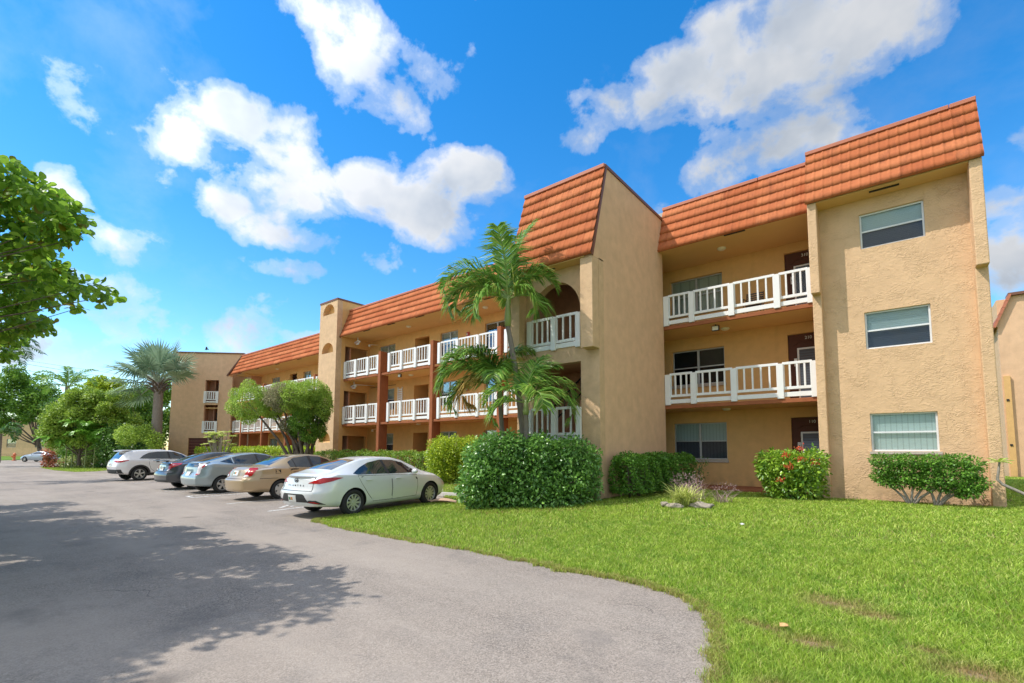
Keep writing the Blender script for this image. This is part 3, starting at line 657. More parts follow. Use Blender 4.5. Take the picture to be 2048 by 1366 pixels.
def hedge(name, label, cat, path, h, w, mat, leaf=(.05, .03), dens=900, z0=.05, round_=.25, group=None, stems=True, shape='quad', bumps=.06):
    """clipped hedge along a path: leaves over a lumpy rounded box, stems beneath"""
    path = [np.array(p, float) for p in path]; c = np.mean(path, 0); T = thing(name, label, cat, (c[0], c[1], 0), 0, group)
    Ps = []; Ns = []
    for a, b in zip(path[:-1], path[1:]):
        Ls = np.linalg.norm(b-a); d = (b-a)/Ls; s = np.array([-d[1], d[0]]); area = Ls*(2*h+w)+2*h*w; n = int(area*dens)
        t = rng.random(n)*(Ls+w)-w/2; v = rng.random(n)*(2*h+w); p2 = np.zeros((n, 2)); off = np.where(v < h, -w/2, np.where(v < 2*h, w/2, v-2*h-w/2)); zz = np.where(v < h, v, np.where(v < 2*h, v-h, h))
        nn = np.stack([np.where(v < h, -1, np.where(v < 2*h, 1, 0))*s[0], np.where(v < h, -1, np.where(v < 2*h, 1, 0))*s[1], np.where(v < 2*h, 0.1, 1)], 1)
        # round the ends and shoulders, lump the surface
        e = np.maximum(np.abs(t-Ls/2)-Ls/2, 0)/(w/2); off = off*np.sqrt(np.maximum(1-e**2, .05))
        k = np.clip((zz-(h-round_))/round_, 0, 1); off = off*(1-.35*k*k*(v < 2*h)); zz = zz-np.where(v >= 2*h, round_*.35*(np.abs(off)/(w/2))**2, 0)
        deep = rng.random(n)**2*.16; lump = bumps*np.sin(t*4.1+c[0])*np.sin(zz*5+2)+bumps*np.sin(t*9+zz*6)
        P = np.stack([a[0]+d[0]*t+s[0]*off, a[1]+d[1]*t+s[1]*off, np.maximum(zz, z0+.02*rng.random(n))], 1)+nn*(lump-deep)[:, None]
        P[:, 2] = np.maximum(P[:, 2], z0); Ps.append(P); Ns.append(nn)
    P, N = np.concatenate(Ps), np.concatenate(Ns); n = len(P)
    leaves('foliage', P, unit(N*.5+rdir(n)*.9), unit(N+rdir(n)*.7+np.array([0, 0, .5])), leaf[0]*(.6+.8*rng.random(n)), leaf[1]*(.6+.8*rng.random(n)), mat, T, shape)
    if stems:
        mb = MB()
        for a, b in zip(path[:-1], path[1:]):
            k = max(2, int(np.linalg.norm(b-a)/.45))
            for i in range(k):
                p = a+(b-a)*(i+.5)/k
                for j in range(4):
                    e = p+rng.normal(size=2)*.16; mb.tube([(p[0], p[1], -.03), ((p[0]+e[0])/2, (p[1]+e[1])/2, h*.35), (e[0], e[1], h*.8)], [.022, .016, .008], 5)
        mb.build('stem', BK['brown'], T, smooth=True)
    return T
hedge('hedge', 'low clipped hedge in front of the columns beside the silver sedan', 'hedge', [(-24.6, 13.9), (-15.3, 14.5)], 1.15, .9, LM['hedge'], (.07, .045), 700, group='clipped hedges')
hedge('hedge', 'low yellow green hedge along the left wing behind the parked cars', 'hedge', [(-44.0, 14.6), (-36, 15.6), (-28.2, 15.8)], 1.42, 1.0, LM['yellow'], (.11, .07), 330, group='clipped hedges')
hedge('hedge', 'dark clipped hedge along the plain stair tower side wall', 'hedge', [(-5.66, 11.6), (-5.62, 13.6), (-5.5, 15.3)], 1.08, .72, LM['sheared'], (.06, .036), 1500, z0=.16, group='clipped hedges', shape='fold')
# large glossy shrub before the stair tower
T = thing('shrub', 'large rounded glossy green shrub in front of the stair tower', 'shrub', (-7.15, 9.55, 0))
dR = np.array([.776, .631, 0]); dF = np.array([-.631, .776, 0]); cl = []
cb = np.array([-7.2, 9.62, 0])
for a in np.linspace(-1.28, 1.24, 9):
    hh = 1.22-.20*abs(a/1.35)**3+random.uniform(-.05, .09); wd_ = 1.0-.30*abs(a/1.35)**2
    for zc in (.20, .48, .80, 1.02):
        for dd in (-.34, .28):
            r_ = random.uniform(.30, .46); cl.append((cb+dR*(a+random.uniform(-.10, .10))+dF*(dd*wd_+random.uniform(-.06, .06))+np.array([0, 0, min(zc, hh)+(hh-1.02 if zc > 1 else 0)+random.uniform(-.05, .05)]), (r_, r_, r_*.92)))
for k in range(26): a_ = random.uniform(-1.42, 1.38); cl.append((cb+dR*a_+dF*random.uniform(-.7, -.3)+np.array([0, 0, random.uniform(.2, 1.45)]), (.16, .16, .16)))
crown('foliage', cl, .55, .085, .052, LM['glossy'], T, 'fold', .62)
limbs((cb[0], cb[1], 0), tuple(cb+np.array([0, 0, .5])), .05, [c for c, r in cl][::2]).build('stem', BK['brown'], T, smooth=True)
T = thing('shrub', 'bright yellow green rounded shrub left of the largest shrub', 'shrub', (-14.2, 13.9, 0)); cb = np.array([-14.2, 13.9, 0])
cl = [(cb+dR*a+dF*b+np.array([0, 0, z]), .5) for a in (-.62, -.1, .5) for b in (-.4, .3) for z in (.45, .9, 1.28)]
crown('foliage', cl, .8, .085, .05, LM['yellow'], T, 'quad', .6); limbs(cb, cb+np.array([0, 0, .5]), .05, [c for c, r in cl]).build('stem', BK['brown'], T)
# flowering shrub by the pillar
T = thing('shrub', 'round shrub with red flowers against the left pillar by the doors', 'shrub', (-2.42, 14.15, 0)); cb = np.array([-2.34, 14.12, 0])
cl = [(cb+np.array([a*(1-.25*(z < .5))+random.uniform(-.06, .06), b, z+random.uniform(-.07, .07)]), random.uniform(.26, .38)) for a in (-.44, 0, .44) for b in (-.25, .25) for z in (.30, .64, .95)]
crown('foliage', cl, .75, .10, .048, LM['ixora'], T, 'fold', .55); limbs(cb, cb+np.array([0, 0, .4]), .04, [c for c, r in cl]).build('stem', BK['brown'], T)
fl = [cb+np.array(q) for q in ((.02, -.62, 1.12), (.34, -.60, 1.04), (.08, -.66, .86), (.62, -.46, .96), (-.12, -.64, .52), (.30, -.3, 1.30))]
P = np.concatenate([f+rng.normal(size=(46, 3))*np.array([.055, .03, .035]) for f in fl]); leaves('flower', P, unit(rdir(len(P))+np.array([0, -.8, .5])), rdir(len(P)), .05, .034, LM['flower'], T)
# sheared twin shrub with bare stems under the end bay windows
T = thing('shrub', 'flat topped sheared shrub with bare forked stems under the end windows', 'shrub', (.35, 14.42, 0)); cl = []
for a in np.linspace(-.48, 1.12, 8):
    for zc in (.62, .82, 1.02): cl.append((np.array([a+random.uniform(-.05, .05), 14.42+random.uniform(-.12, .12), zc-.05*(a > 1)+random.uniform(-.03, .03)]), (.20, .28, .15)))
for a, z_ in ((.95, .45), (1.12, .48), (.8, .46), (-.42, .55), (-.2, .50), (.1, .52), (.35, .48), (.6, .46), (1.05, .36), (.9, .34)): cl.append((np.array([a, 14.40, z_]), (.17, .22, .13)))
crown('foliage', cl, .75, .055, .032, LM['sheared'], T, 'quad', .3)
mb = MB()
for bx_, tg in ((.02, (-.55, -.25, .1, .4, .75)), (.45, (.3, .65, 1.0, 1.2))):
    for q in tg: mb.tube([(bx_, 14.42, -.05), (bx_+.25*(q-bx_), 14.42, .2), (bx_+.7*(q-bx_), 14.40+random.uniform(-.1, .1), .48), (q, 14.42, .85)], [.035, .028, .02, .01], 6)
mb.build('stem', BK['grey'], T, smooth=True)
# strap-leaf clump, purple grass and stones
def strap_clump(T, c, n, L0, w, mat, name='leaf', spread=.9, base=.06):
    V = []; C = []; I = []
    for _ in range(n):
        a = random.uniform(0, 2*math.pi); e = random.uniform(.25, spread); L = L0*random.uniform(.55, 1.1); d = np.array([math.cos(a), math.sin(a), 0]); s = np.array([-d[1], d[0], 0]); p0 = np.array(c)+np.array([random.gauss(0, base), random.gauss(0, base), 0])
        b = len(V); m = 5
        for k in range(m+1):
            t = k/m; p = p0+d*L*(e*t+.25*t*t)+np.array([0, 0, L*(1.0*t-.55*e*t*t-.12*t**3)]); ww = w*(.75+.5*t)*(1-t**2.5)+.0008; V += [p-s*ww, p+s*ww]
        for k in range(m): C.append(4); I += [b+2*k, b+2*k+1, b+2*k+3, b+2*k+2]
    return fast_mesh(name, V, C, I, mat, T)
T = thing('spiky_plant', 'pale yellow green clump of strap leaves on the lawn', 'plant', (-3.93, 10.95, 0)); strap_clump(T, (-3.93, 10.95, .02), 190, .66, .011, LM['strap'], spread=1.0, base=.10)
T = thing('purple_grass', 'dull purple feathery grass behind the strap leaf clump', 'plant', (-3.95, 12.1, 0))
strap_clump(T, (-4.15, 12.0, .02), 110, .72, .006, LM['purple'], spread=.7, base=.16); P, d = blob_points(260, (-4.25, 12.0, .52), (.42, .3, .18), .2); leaves('plume', P, unit(d+rdir(len(P))), rdir(len(P)), .06, .014, LM['purple'], T)
strap_clump(T, (-3.4, 12.0, .02), 50, .5, .006, LM['purple'], spread=.9, base=.12); P, d = blob_points(130, (-3.3, 11.9, .36), (.30, .2, .12), .2); leaves('plume', P, unit(d+rdir(len(P))), rdir(len(P)), .06, .014, LM['purple'], T)
T = thing('shrub', 'thin leafy seedling between the dark hedge and ground floor window', 'shrub', (-4.75, 14.6, 0)); cl = [(np.array([-4.75+random.uniform(-.12, .12), 14.6, z]), .15) for z in (.35, .55, .75, .95)]
crown('foliage', cl, 2600, .06, .03, LM['dark'], T); limbs((-4.75, 14.6, 0), (-4.75, 14.6, .8), .015, [c for c, r in cl]).build('stem', BK['brown'], T)
def rock(name, label, c, r, seed, flat=.5):
    bm = bmesh.new(); bmesh.ops.create_icosphere(bm, subdivisions=3, radius=1); rr = np.random.default_rng(seed); k = rr.normal(size=(5, 3))*1.7
    for v in bm.verts:
        q = np.array(v.co); f = 1+.13*sum(math.sin(q@kk*1.3+i) for i, kk in enumerate(k)); v.co = Vector((q[0]*r[0]*f, q[1]*r[1]*f, q[2]*r[2]*f))
    me = bpy.data.meshes.new(name); bm.to_mesh(me); bm.free(); o = bpy.data.objects.new(name, me); COL.objects.link(o); me.materials.append(MAT['rock']); o.location = (c[0], c[1], c[2]); me.polygons.foreach_set('use_smooth', [True]*len(me.polygons)); return tag(o, label, 'rock', 'edging stones')
t = NT('rock_coral'); n = t.noise(t.pos(), 22, 6, .7); t.bsdf(t.mix(n, L3(.22, .18, .14), L3(.50, .44, .36)), .95, 0, .2, n, .9, .03); MAT['rock'] = t.m
rock('edging_stone', 'flat pale coral stone right of the strap leaf clump', (-3.50, 10.85, .03), (.26, .15, .07), 3); rock('edging_stone', 'small coral stone under the strap leaf clump', (-4.02, 10.62, .02), (.17, .10, .06), 5); rock('edging_stone', 'small coral stone at the left edge of the strap leaf clump', (-4.27, 10.72, .02), (.10, .08, .06), 8)
# young frangipani leaning at the building corner
T = thing('frangipani', 'young frangipani with one leaning bare stem at the right corner', 'plant', (2.6, 14.1, 0))
MB().tube([(2.75, 14.05, -.05), (2.3, 14.1, .17), (1.8, 14.2, .38), (1.5, 14.2, .56), (1.43, 14.2, .66), (1.46, 14.2, .85), (1.48, 14.2, 1.02)], [.035, .034, .032, .03, .028, .022, .018], 8).build('stem', BK['grey'], T, smooth=True)
a = np.linspace(0, 2*math.pi, 10)[:-1]; D = np.stack([np.cos(a), np.sin(a), .15+.3*np.sin(a*3)], 1); P = np.tile(np.array([1.48, 14.2, 1.02]), (9, 1)); leaves('leaf', P, D, np.tile([0, 0, 1.], (9, 1)), .24, .075, LM['plum'], T, 'fold')

# ---- feather palms
def frond(V, C, I, hub, az, elev, L, droop, nl=46, ll=.5, lw=.022, hang=.75, start=.16, mbr=None, r=.022, twist=0):
    d = np.array([math.cos(az), math.sin(az), 0]); s = np.array([-d[1], d[0], 0]); n = 14; pts = []; p = np.array(hub, float); e = elev
    for k in range(n+1):
        pts.append(p.copy()); p = p+(d*math.cos(e)+np.array([0, 0, math.sin(e)]))*L/n; e -= droop/n*(1.6*k/n+.3)
    pts = np.array(pts)
    if mbr is not None: mbr.tube(pts, [r*(1-.85*k/n) for k in range(n+1)], 5)
    for k in range(nl):
        t = start+(1-start)*k/(nl-1); x = t*n; i = min(int(x), n-1); f = x-i; c = pts[i]*(1-f)+pts[i+1]*f; tg = unit(pts[i+1]-pts[i]); upv = unit(np.cross(tg, s)); upv = upv if upv[2] > 0 else -upv
        l = ll*(.55+.9*math.sin(math.pi*min(1, t*.85+.12)))*random.uniform(.85, 1.1)*(1-.35*t)
        for sg in (-1, 1):
            dr = unit(tg*random.uniform(.5, .8)+s*sg*random.uniform(.7, 1)+upv*random.uniform(.05, .45)); q0 = c; q1 = c+dr*l*.5; q2 = q1+unit(dr+np.array([0, 0, -hang*random.uniform(.7, 1.4)]))*l*.55
            wv = unit(np.cross(dr, upv+rng.normal(size=3)*.3)); w = lw*random.uniform(.8, 1.2); b = len(V)
            V += [q0-wv*w*.4, q0+wv*w*.4, q1+wv*w, q1-wv*w, q2]; C += [4, 3]; I += [b, b+1, b+2, b+3, b+3, b+2, b+4]
def feather_palm(label, base, hub, trunk_r, fr, ll, mat, shaft=None, group=None, nl=46, lw=.022, hang=.75, name='palm_tree', dry=None, lean=None):
    T = thing(name, label, 'palm', (base[0], base[1], 0), 0, group); base = np.array(base, float); hub = np.array(hub, float)
    top = hub-np.array([0, 0, shaft or .0]); n = 14; mb = MB(); pts = [base+(top-base)*t+np.array([(lean or (0, 0))[0], (lean or (0, 0))[1], 0])*t*(1-t)*4 for t in np.linspace(0, 1, 40)]
    mb.tube([p for p in pts], [trunk_r*(1.12-.35*t)*(1.05 if i % 3 == 0 else .97) for i, t in enumerate(np.linspace(0, 1, 40))], 12); mb.build('trunk', BK['palm'], T, smooth=True)
    if shaft: MB().tube([top, top+np.array([0, 0, shaft*.3]), top+np.array([0, 0, shaft*.75]), hub+np.array([0, 0, .12])], [trunk_r*.95, trunk_r*1.12, trunk_r*.8, trunk_r*.42], 12).build('crownshaft', plain('crownshaft_green', L3(.30, .36, .12), .4, vary=.25, sc=7), T, smooth=True)
    V = []; C = []; I = []; st = MB()
    for az, el, L, dr in fr: frond(V, C, I, hub, R(az), R(el), L, dr, nl, ll, lw, hang, mbr=st, r=trunk_r*.28)
    fast_mesh('frond', V, C, I, mat, T); st.build('frond_stalk', plain('stalk_green', L3(.22, .30, .07), .45), T)
    if dry:
        V = []; C = []; I = []
        for az, el, L, dr in dry: frond(V, C, I, hub, R(az), R(el), L, dr, nl, ll, lw, 1.1)
        fast_mesh('dry_frond', V, C, I, LM['palmdry'], T)
    return T
# image-right is azimuth ~39 deg, image-left ~219, away ~129, toward the camera ~309
hubA = on(1016, 600, y=9.7); bA = on(1046, 880, y=10.0); bA[2] = 0; bA = np.array([bA[0]+.12, 10.0, 0])
feather_palm('tallest green palm with a smooth crownshaft before the stair tower', bA, hubA, .085,
    [(219, 60, 2.5, 2.9), (226, 36, 2.3, 2.9), (205, 48, 2.2, 3.0), (60, 85, 2.4, .7), (290, 80, 1.9, .8), (35, 64, 1.75, 2.6), (10, 20, 1.25, 2.6), (129, 60, 1.8, 2.4), (170, 66, 1.9, 2.4), (255, 12, 1.5, 2.2)], .74, LM['palm'], .72, 'feather palms', 82, .021, lean=(.12, 0))
hubB = on(1000, 775, y=9.9); bB = np.array([on(1014, 880, y=10.1)[0], 10.1, 0])
feather_palm('lower green palm with arching fronds and one browned frond', bB, hubB, .075,
    [(222, 70, 2.3, 2.9), (212, 56, 2.2, 2.7), (228, 42, 2.2, 2.6), (219, 20, 1.8, 2.4), (250, 74, 1.7, 2.2), (40, 84, 1.5, 1.8), (129, 64, 1.6, 2.2), (300, 60, 1.2, 2.6)], .72, LM['palm'], .35, 'feather palms', 82, .021, dry=[(226, 28, 1.7, 3.6)])
hubC = on(1052, 806, y=9.6); bC = np.array([on(1056, 880, y=9.7)[0], 9.75, 0])
feather_palm('shortest green palm with drooping fronds over the largest shrub', bC, hubC, .075,
    [(39, 58, 1.75, 3.1), (28, 30, 1.7, 2.9), (55, 80, 1.4, 1.6), (219, 46, 1.5, 3.2), (228, 12, 1.25, 2.4), (129, 75, 1.4, 1.8), (335, 40, 1.2, 2.8), (80, 86, 1.5, 1.2)], .62, LM['palm'], .30, 'feather palms', 60, .018)
# queen palm far left behind, and the palm whose frond hangs in at the left edge
h = at(137, 52, 775); feather_palm('distant feather palm rising above the left tree line', (h[0], h[1], 0), h, .16, [(a, e, 3.4, d) for a, e, d in ((219, 55, 1.8), (39, 45, 2.0), (210, 20, 1.6), (60, 70, 1.5), (260, 60, 1.8), (129, 60, 1.8), (309, 40, 2), (30, 15, 1.6), (180, 75, 1.2))], .8, LM['mid'], nl=30, lw=.05)
h = at(-30, 24, 700); feather_palm('feather palm at the left edge with one frond reaching right', (h[0]-.3, h[1]-.2, 0), h, .15, [(45, 18, 2.7, 1.0), (30, 5, 2.6, 1.2), (60, 50, 2.4, 2), (219, 40, 2.6, 2), (129, 40, 2.6, 2), (309, 30, 2.6, 2), (260, 60, 2.4, 2), (0, 40, 2.5, 2)], .62, LM['dark'], nl=40, lw=.03)
h = at(2, 44, 868); feather_palm('small dark palm beside the far building at the left edge', (h[0], h[1], 0), h, .13, [(a, e, 2.0, 2.2) for a, e in ((39, 50), (30, 20), (60, 70), (129, 45), (219, 40), (250, 60), (309, 30), (345, 40))], .6, LM['dark'], nl=26, lw=.05)
# clustering cane palm on the island
T = thing('cane_palm', 'clump of bright green cane palms on the planted island', 'palm', tuple(at(190, 40, 905)[:2])+(0,))
CANE = plain('cane_green', L3(.25, .30, .10)); V = []; C = []; I = []; st = MB()
for k in range(9):
    b = at(128+15*k+random.uniform(-8, 8), 40+random.uniform(-1, 1.5), 905); z = random.uniform(1.0, 2.4); MB().tube([(b[0], b[1], -.3), (b[0]+.1, b[1], z)], .05, 6).build('cane', CANE, T)
    for j in range(7): frond(V, C, I, (b[0]+.1, b[1], z), R(j*51+random.uniform(-20, 20)), R(random.uniform(45, 80)), random.uniform(1.8, 2.6), random.uniform(1.8, 2.8), 30, .62, .05, .6)
fast_mesh('frond', V, C, I, LM['areca'], T)
# ---- silver fan palm
def fan_palm(base, hub):
    T = thing('fan_palm', 'silver grey fan palm with thick ringed trunk beside the angled block', 'palm', (base[0], base[1], 0)); mb = MB()
    base, hub = np.array(base), np.array(hub); ts = np.linspace(0, 1, 30); mb.tube([base+(hub-base)*t for t in ts], [.36*(1.15-.35*t)*(1.04 if i % 2 else .97) for i, t in enumerate(ts)], 14); mb.build('trunk', BK['palm'], T, smooth=True)
    bt = MB()
    for k in range(26):
        a = k*2.4; z = -.9+.035*k; d = np.array([math.cos(a), math.sin(a), 0]); bt.tube([hub+np.array([0, 0, z])+d*.2, hub+np.array([0, 0, z+.25])+d*.5, hub+np.array([0, 0, z+.38])+d*.85], [.09, .06, .04], 5)
    bt.build('leaf_base', BK['brown'], T)
    V = []; C = []; I = []; st = MB()
    lv = [(219, 4, 2.7), (210, 30, 2.8), (226, 52, 2.7), (238, -14, 2.4), (204, 70, 2.7), (60, 72, 2.7), (39, 46, 2.6), (30, 22, 2.3), (262, 30, 2.3), (300, 50, 2.2), (129, 45, 2.6), (165, 20, 2.5), (215, -30, 2.4), (345, 62, 2.3), (250, 66, 2.4), (190, 84, 2.6), (222, 22, 3.0)]
    for az, el, Lp in [(a_, e_, l_*1.28) for a_, e_, l_ in lv]:
        a, e = R(az), R(el); d = np.array([math.cos(a)*math.cos(e), math.sin(a)*math.cos(e), math.sin(e)]); s = np.array([-math.sin(a), math.cos(a), 0]); u = np.cross(s, d) if np.cross(s, d)[2] > 0 else -np.cross(s, d)
        q = hub+d*Lp*.55; q[2] -= .15; st.tube([hub-np.array([0, 0, .2]), hub+d*Lp*.3, q], [.07, .05, .035], 6); nseg = 44
        for k in range(nseg):
            th = -2.35+4.7*k/(nseg-1); r = Lp*.62*(.86+.14*math.cos(th))*random.uniform(.93, 1.05); dr = unit(d*math.cos(th)+s*math.sin(th)); n_ = unit(u-.25*d); mid = q+dr*r*.58+n_*(.10*r*abs(math.sin(th*.5)))+n_*(.035 if k % 2 else -.03); tip = q+dr*r+n_*(.02)-np.array([0, 0, r*(.06+.26*random.random()*abs(math.sin(th)))]); wv = unit(np.cross(dr, n_)); w = r*.58*4.7/nseg*.56; b = len(V)
            V += [q, mid-wv*w, mid+wv*w, tip]; C.append(4); I += [b, b+1, b+3, b+2]
    fast_mesh('fan_leaf', V, C, I, LM['silver'], T); st.build('leaf_stalk', plain('silver_stalk', L3(.30, .34, .24)), T)
h = at(318, 38, 765); b = at(312, 38, 905); fan_palm((b[0], b[1], 0), h)
# ---- topiary tree with cloud-pruned heads
T = thing('topiary_tree', 'pruned tree with rounded flat heads on twisted dark stems', 'tree', (-23.7, 12.5, 0)); fT = 24.6
hd = [((545, 815), (26, 22), 'topiary', .2), ((610, 812), (30, 26), 'topiary', .1), ((648, 812), (18, 26), 'topiary', -.2), ((590, 860), (18, 16), 'mid', .2), ((640, 860), (16, 20), 'mid', .1), ((497, 806), (40, 38), 'topiary', 0), ((528, 800), (20, 20), 'topiary', .5), ((560, 795), (34, 26), 'topdry', -.3), ((592, 796), (38, 28), 'topiary', -.4), ((570, 782), (30, 18), 'topiary', .6), ((622, 786), (34, 24), 'topiary', 0), ((646, 800), (20, 26), 'topiary', .2), ((600, 840), (26, 22), 'mid', -.5), ((632, 838), (22, 26), 'mid', .3), ((648, 828), (13, 20), 'dark', 0), ((618, 866), (20, 18), 'mid', -.3), ((575, 850), (16, 14), 'topdry', 0)]
tg = []; 
for mt in ('topiary', 'topdry', 'mid', 'dark'):
    cl = []
    for (u, v), (ru, rv), m_, df in hd:
        if m_ != mt: continue
        c = at(u, fT+df, v); k = fT/F_PX; cl.append((c, (ru*k*.95, ru*k*.8, rv*k))); tg.append(c)
    crown('foliage', cl, 1.5, .085, .035, LM[mt], T, 'quad', .72 if mt == 'topiary' else .35)
mb = MB(); tb = at(606, fT, 905); 
for i, c in enumerate(tg):
    b = np.array([tb[0]+random.uniform(-.5, .7), tb[1]+random.uniform(-.4, .4), -.05]); m1 = b*.62+c*.38+rng.normal(size=3)*.14; m1[2] = b[2]+(c[2]-b[2])*.5; mb.tube([b, b*.8+m1*.2+np.array([0, 0, .25]), m1, c], [.11, .09, .065, .03], 7)
mb.build('trunk', BK['brown'], T, smooth=True)
# ---- frangipani shrub by the angled block
T = thing('frangipani', 'open frangipani with pale yellow leaves before the angled block', 'plant', tuple(at(440, 33, 905)[:2])+(0,)); b0 = at(440, 33, 905); b0[2] = 0; mb = MB(); P = []; D = []
for k in range(26):
    c = at(440+random.uniform(-32, 30), 33+random.uniform(-.6, .6), random.uniform(864, 893)); mb.tube([b0+np.array([random.uniform(-.3, .3), 0, 0]), b0*.4+c*.6+np.array([0, 0, -.15]), c], [.05, .035, .02], 5)
    for j in range(9): a = j*.7+k; P.append(c); D.append((math.cos(a), math.sin(a), random.uniform(-.1, .5)))
mb.build('stem', BK['grey'], T); n = len(P); leaves('leaf', np.array(P), np.array(D, float), np.tile([0, 0, 1.], (n, 1))+rdir(n)*.3, .30, .11, LM['plum'], T, 'fold')
# ---- background trees and island shrubs
def tree(label, u, f, ub, vc, crownpx, mat, per=260, leaf=(.16, .10), r=.2, name='tree', nclump=26, cr=.30, group=None, vb=905, depth=.8, shape='quad', top=.55):
    """tree at photo bearing u and distance f; crownpx = list of (u, v, ru, rv) lobes"""
    b = at(ub, f, vb); b[2] = 0; T = thing(name, label, 'tree', (b[0], b[1], 0), 0, group); k = f/F_PX; cl = []
    for (cu, cv, ru, rv) in crownpx:
        c0 = at(cu, f, cv); Rr = np.array([ru*k, ru*k*depth, rv*k])
        for _ in range(nclump):
            d = rdir(1)[0]; q = c0+(rt*d[0]*Rr[0]+fwd*d[1]*Rr[1]+np.array([0, 0, 1])*d[2]*Rr[2])*(.35+.5*random.random()); cl.append((q, np.array([1, 1, .8])*min(Rr[0], Rr[2])*cr*random.uniform(.7, 1.25)))
    cl = [(c, r_) for c, r_ in cl if c[2] > .3]
    crown('crown', cl, per, leaf[0], leaf[1], mat, T, shape, .35)
    tp = at(u, f, vc); tp = b*(1-top)+tp*top; limbs(b, tp, r, [c for c, _ in cl][::9], br=r*.4).build('trunk', BK['brown'], T, smooth=True); return T
tree('broad shade tree with dark forked trunk before the far building', 62, 72, 82, 800, [(30, 790, 62, 52), (78, 800, 45, 55), (10, 835, 50, 40), (95, 830, 26, 36), (45, 750, 40, 24)], LM['mid'], .75, (.34, .22), .30, vb=905, top=.30)
tree('tall loose yellow green tree on the planted island', 165, 40, 160, 850, [(165, 800, 52, 44), (130, 838, 46, 48), (190, 840, 50, 50), (222, 805, 40, 38), (108, 862, 26, 36), (160, 875, 56, 32), (250, 850, 36, 34)], LM['bright'], .75, (.17, .11), .12, top=.4)
tree('bushy dark green tree behind the silver fan palm', 285, 50, 290, 830, [(270, 800, 52, 40), (330, 830, 34, 60), (255, 850, 50, 36), (300, 860, 48, 34), (335, 780, 16, 30)], LM['mid'], .8, (.22, .15), .2, top=.4)
tree('distant yellow topped tree above the island planting', 198, 60, 198, 780, [(205, 770, 28, 24), (178, 790, 30, 26), (228, 775, 24, 22)], LM['yellow'], .8, (.3, .2), .25, top=.5)
tree('distant dense green tree on the horizon left of the fan palm', 240, 66, 240, 820, [(245, 800, 40, 40), (150, 830, 60, 44), (300, 800, 40, 40)], LM['dark'], .8, (.32, .2), .3, top=.5)
def island_shrub(label, lobes, f, mat, leaf, per=1.0, name='shrub', shape='quad', group=None):
    k = f/F_PX; c = at(np.mean([l[0] for l in lobes]), f, 905); T = thing(name, label, 'shrub', (c[0], c[1], 0), 0, group); cl = [(at(u, f+df, v), (ru*k, ru*k*.8, rv*k)) for u, v, ru, rv, df in lobes]
    P = crown('foliage', cl, per, leaf[0], leaf[1], mat, T, shape, .3); P.data.update()
    b = np.array([c[0], c[1], 0]); limbs(b, b+np.array([0, 0, .3]), .05, [q for q, _ in cl]).build('stem', BK['brown'], T)
    return T
island_shrub('pinkish red croton bush at the left end of the island', [(96, 908, 10, 13, 0), (104, 918, 10, 14, .3), (112, 928, 14, 9, 0), (92, 926, 9, 8, 0)], 41, LM['croton'], (.20, .08))
island_shrub('low pale variegated shrub along the island edge', [(132, 926, 14, 11, 0), (150, 924, 14, 12, .3), (168, 925, 14, 11, 0), (186, 925, 12, 11, .2)], 41, LM['varieg'], (.15, .10))
island_shrub('low dark green shrub between the island edge and white car', [(205, 930, 16, 9, 0), (222, 932, 14, 8, .2), (238, 930, 14, 8, .5)], 40, LM['dark'], (.13, .08))
island_shrub('tall dark leafy shrub mass behind the white car', [(235, 880, 34, 30, 0), (275, 885, 36, 26, .6), (262, 905, 42, 20, -.3), (308, 892, 26, 22, .8), (215, 905, 22, 22, -.5), (300, 908, 30, 16, 0)], 39, LM['dark'], (.17, .10))
island_shrub('grey green loose shrub in front of the fan palm trunk', [(255, 870, 26, 22, 0), (290, 868, 22, 18, .3), (310, 882, 20, 18, 0)], 37, LM['topiary'], (.15, .09))
island_shrub('mixed green understorey shrubs beneath the loose yellow green tree', [(135, 900, 26, 18, .8), (170, 895, 28, 22, 1.2), (205, 900, 26, 20, .8), (150, 912, 26, 12, .3), (190, 914, 26, 12, .4)], 42, LM['mid'], (.18, .11))
island_shrub('broad leaved green bush left of the fan palm base', [(235, 890, 26, 24, 0), (262, 878, 26, 26, .6), (222, 868, 24, 24, 1.0)], 40.5, LM['areca'], (.22, .13))
# ---- big shade tree overhanging from the left (its trunk is out of the picture)
T = thing('shade_tree', 'large round leaved tree overhanging the road from the left edge', 'tree', (-11.5, -3.4, -.5))
vis = [(14, 345, 24), (45, 362, 26), (70, 385, 24), (25, 395, 36), (95, 398, 24), (120, 412, 22), (140, 425, 18), (162, 432, 14), (172, 452, 10), (60, 430, 40), (105, 445, 28), (135, 452, 20), (160, 470, 9), (20, 470, 42), (75, 480, 30), (120, 470, 18), (10, 540, 36), (55, 515, 34), (92, 530, 26), (40, 560, 34), (90, 560, 26), (118, 548, 20), (140, 562, 16), (128, 585, 18), (158, 572, 14), (178, 572, 12), (198, 578, 12), (216, 586, 8), (228, 594, 6), (205, 600, 9), (152, 612, 9), (75, 590, 24), (100, 600, 16), (15, 600, 34), (40, 640, 26), (12, 655, 30), (66, 650, 18), (88, 655, 14), (30, 675, 18), (8, 700, 22), (40, 600, 26)]
cl = []
for u, v, r_ in vis:
    p = fwd+rt*(u-1024)/F_PX-up*(v-CY_PX)/F_PX; lim = 3.35+random.uniform(-.3, .15); s = (lim-.84)/(p[1]+.52*p[2]); s = min(s, 11); s *= 1.12 if p[0]*s+.52*(1.62+p[2]*s) > -5.3 else 1; s *= 1-.10*random.random()*(u < 90)
    cl.append((np.array([0, 0, CAMZ])+p*s, r_*s/F_PX*1.05))
cv = list(cl); k = 0
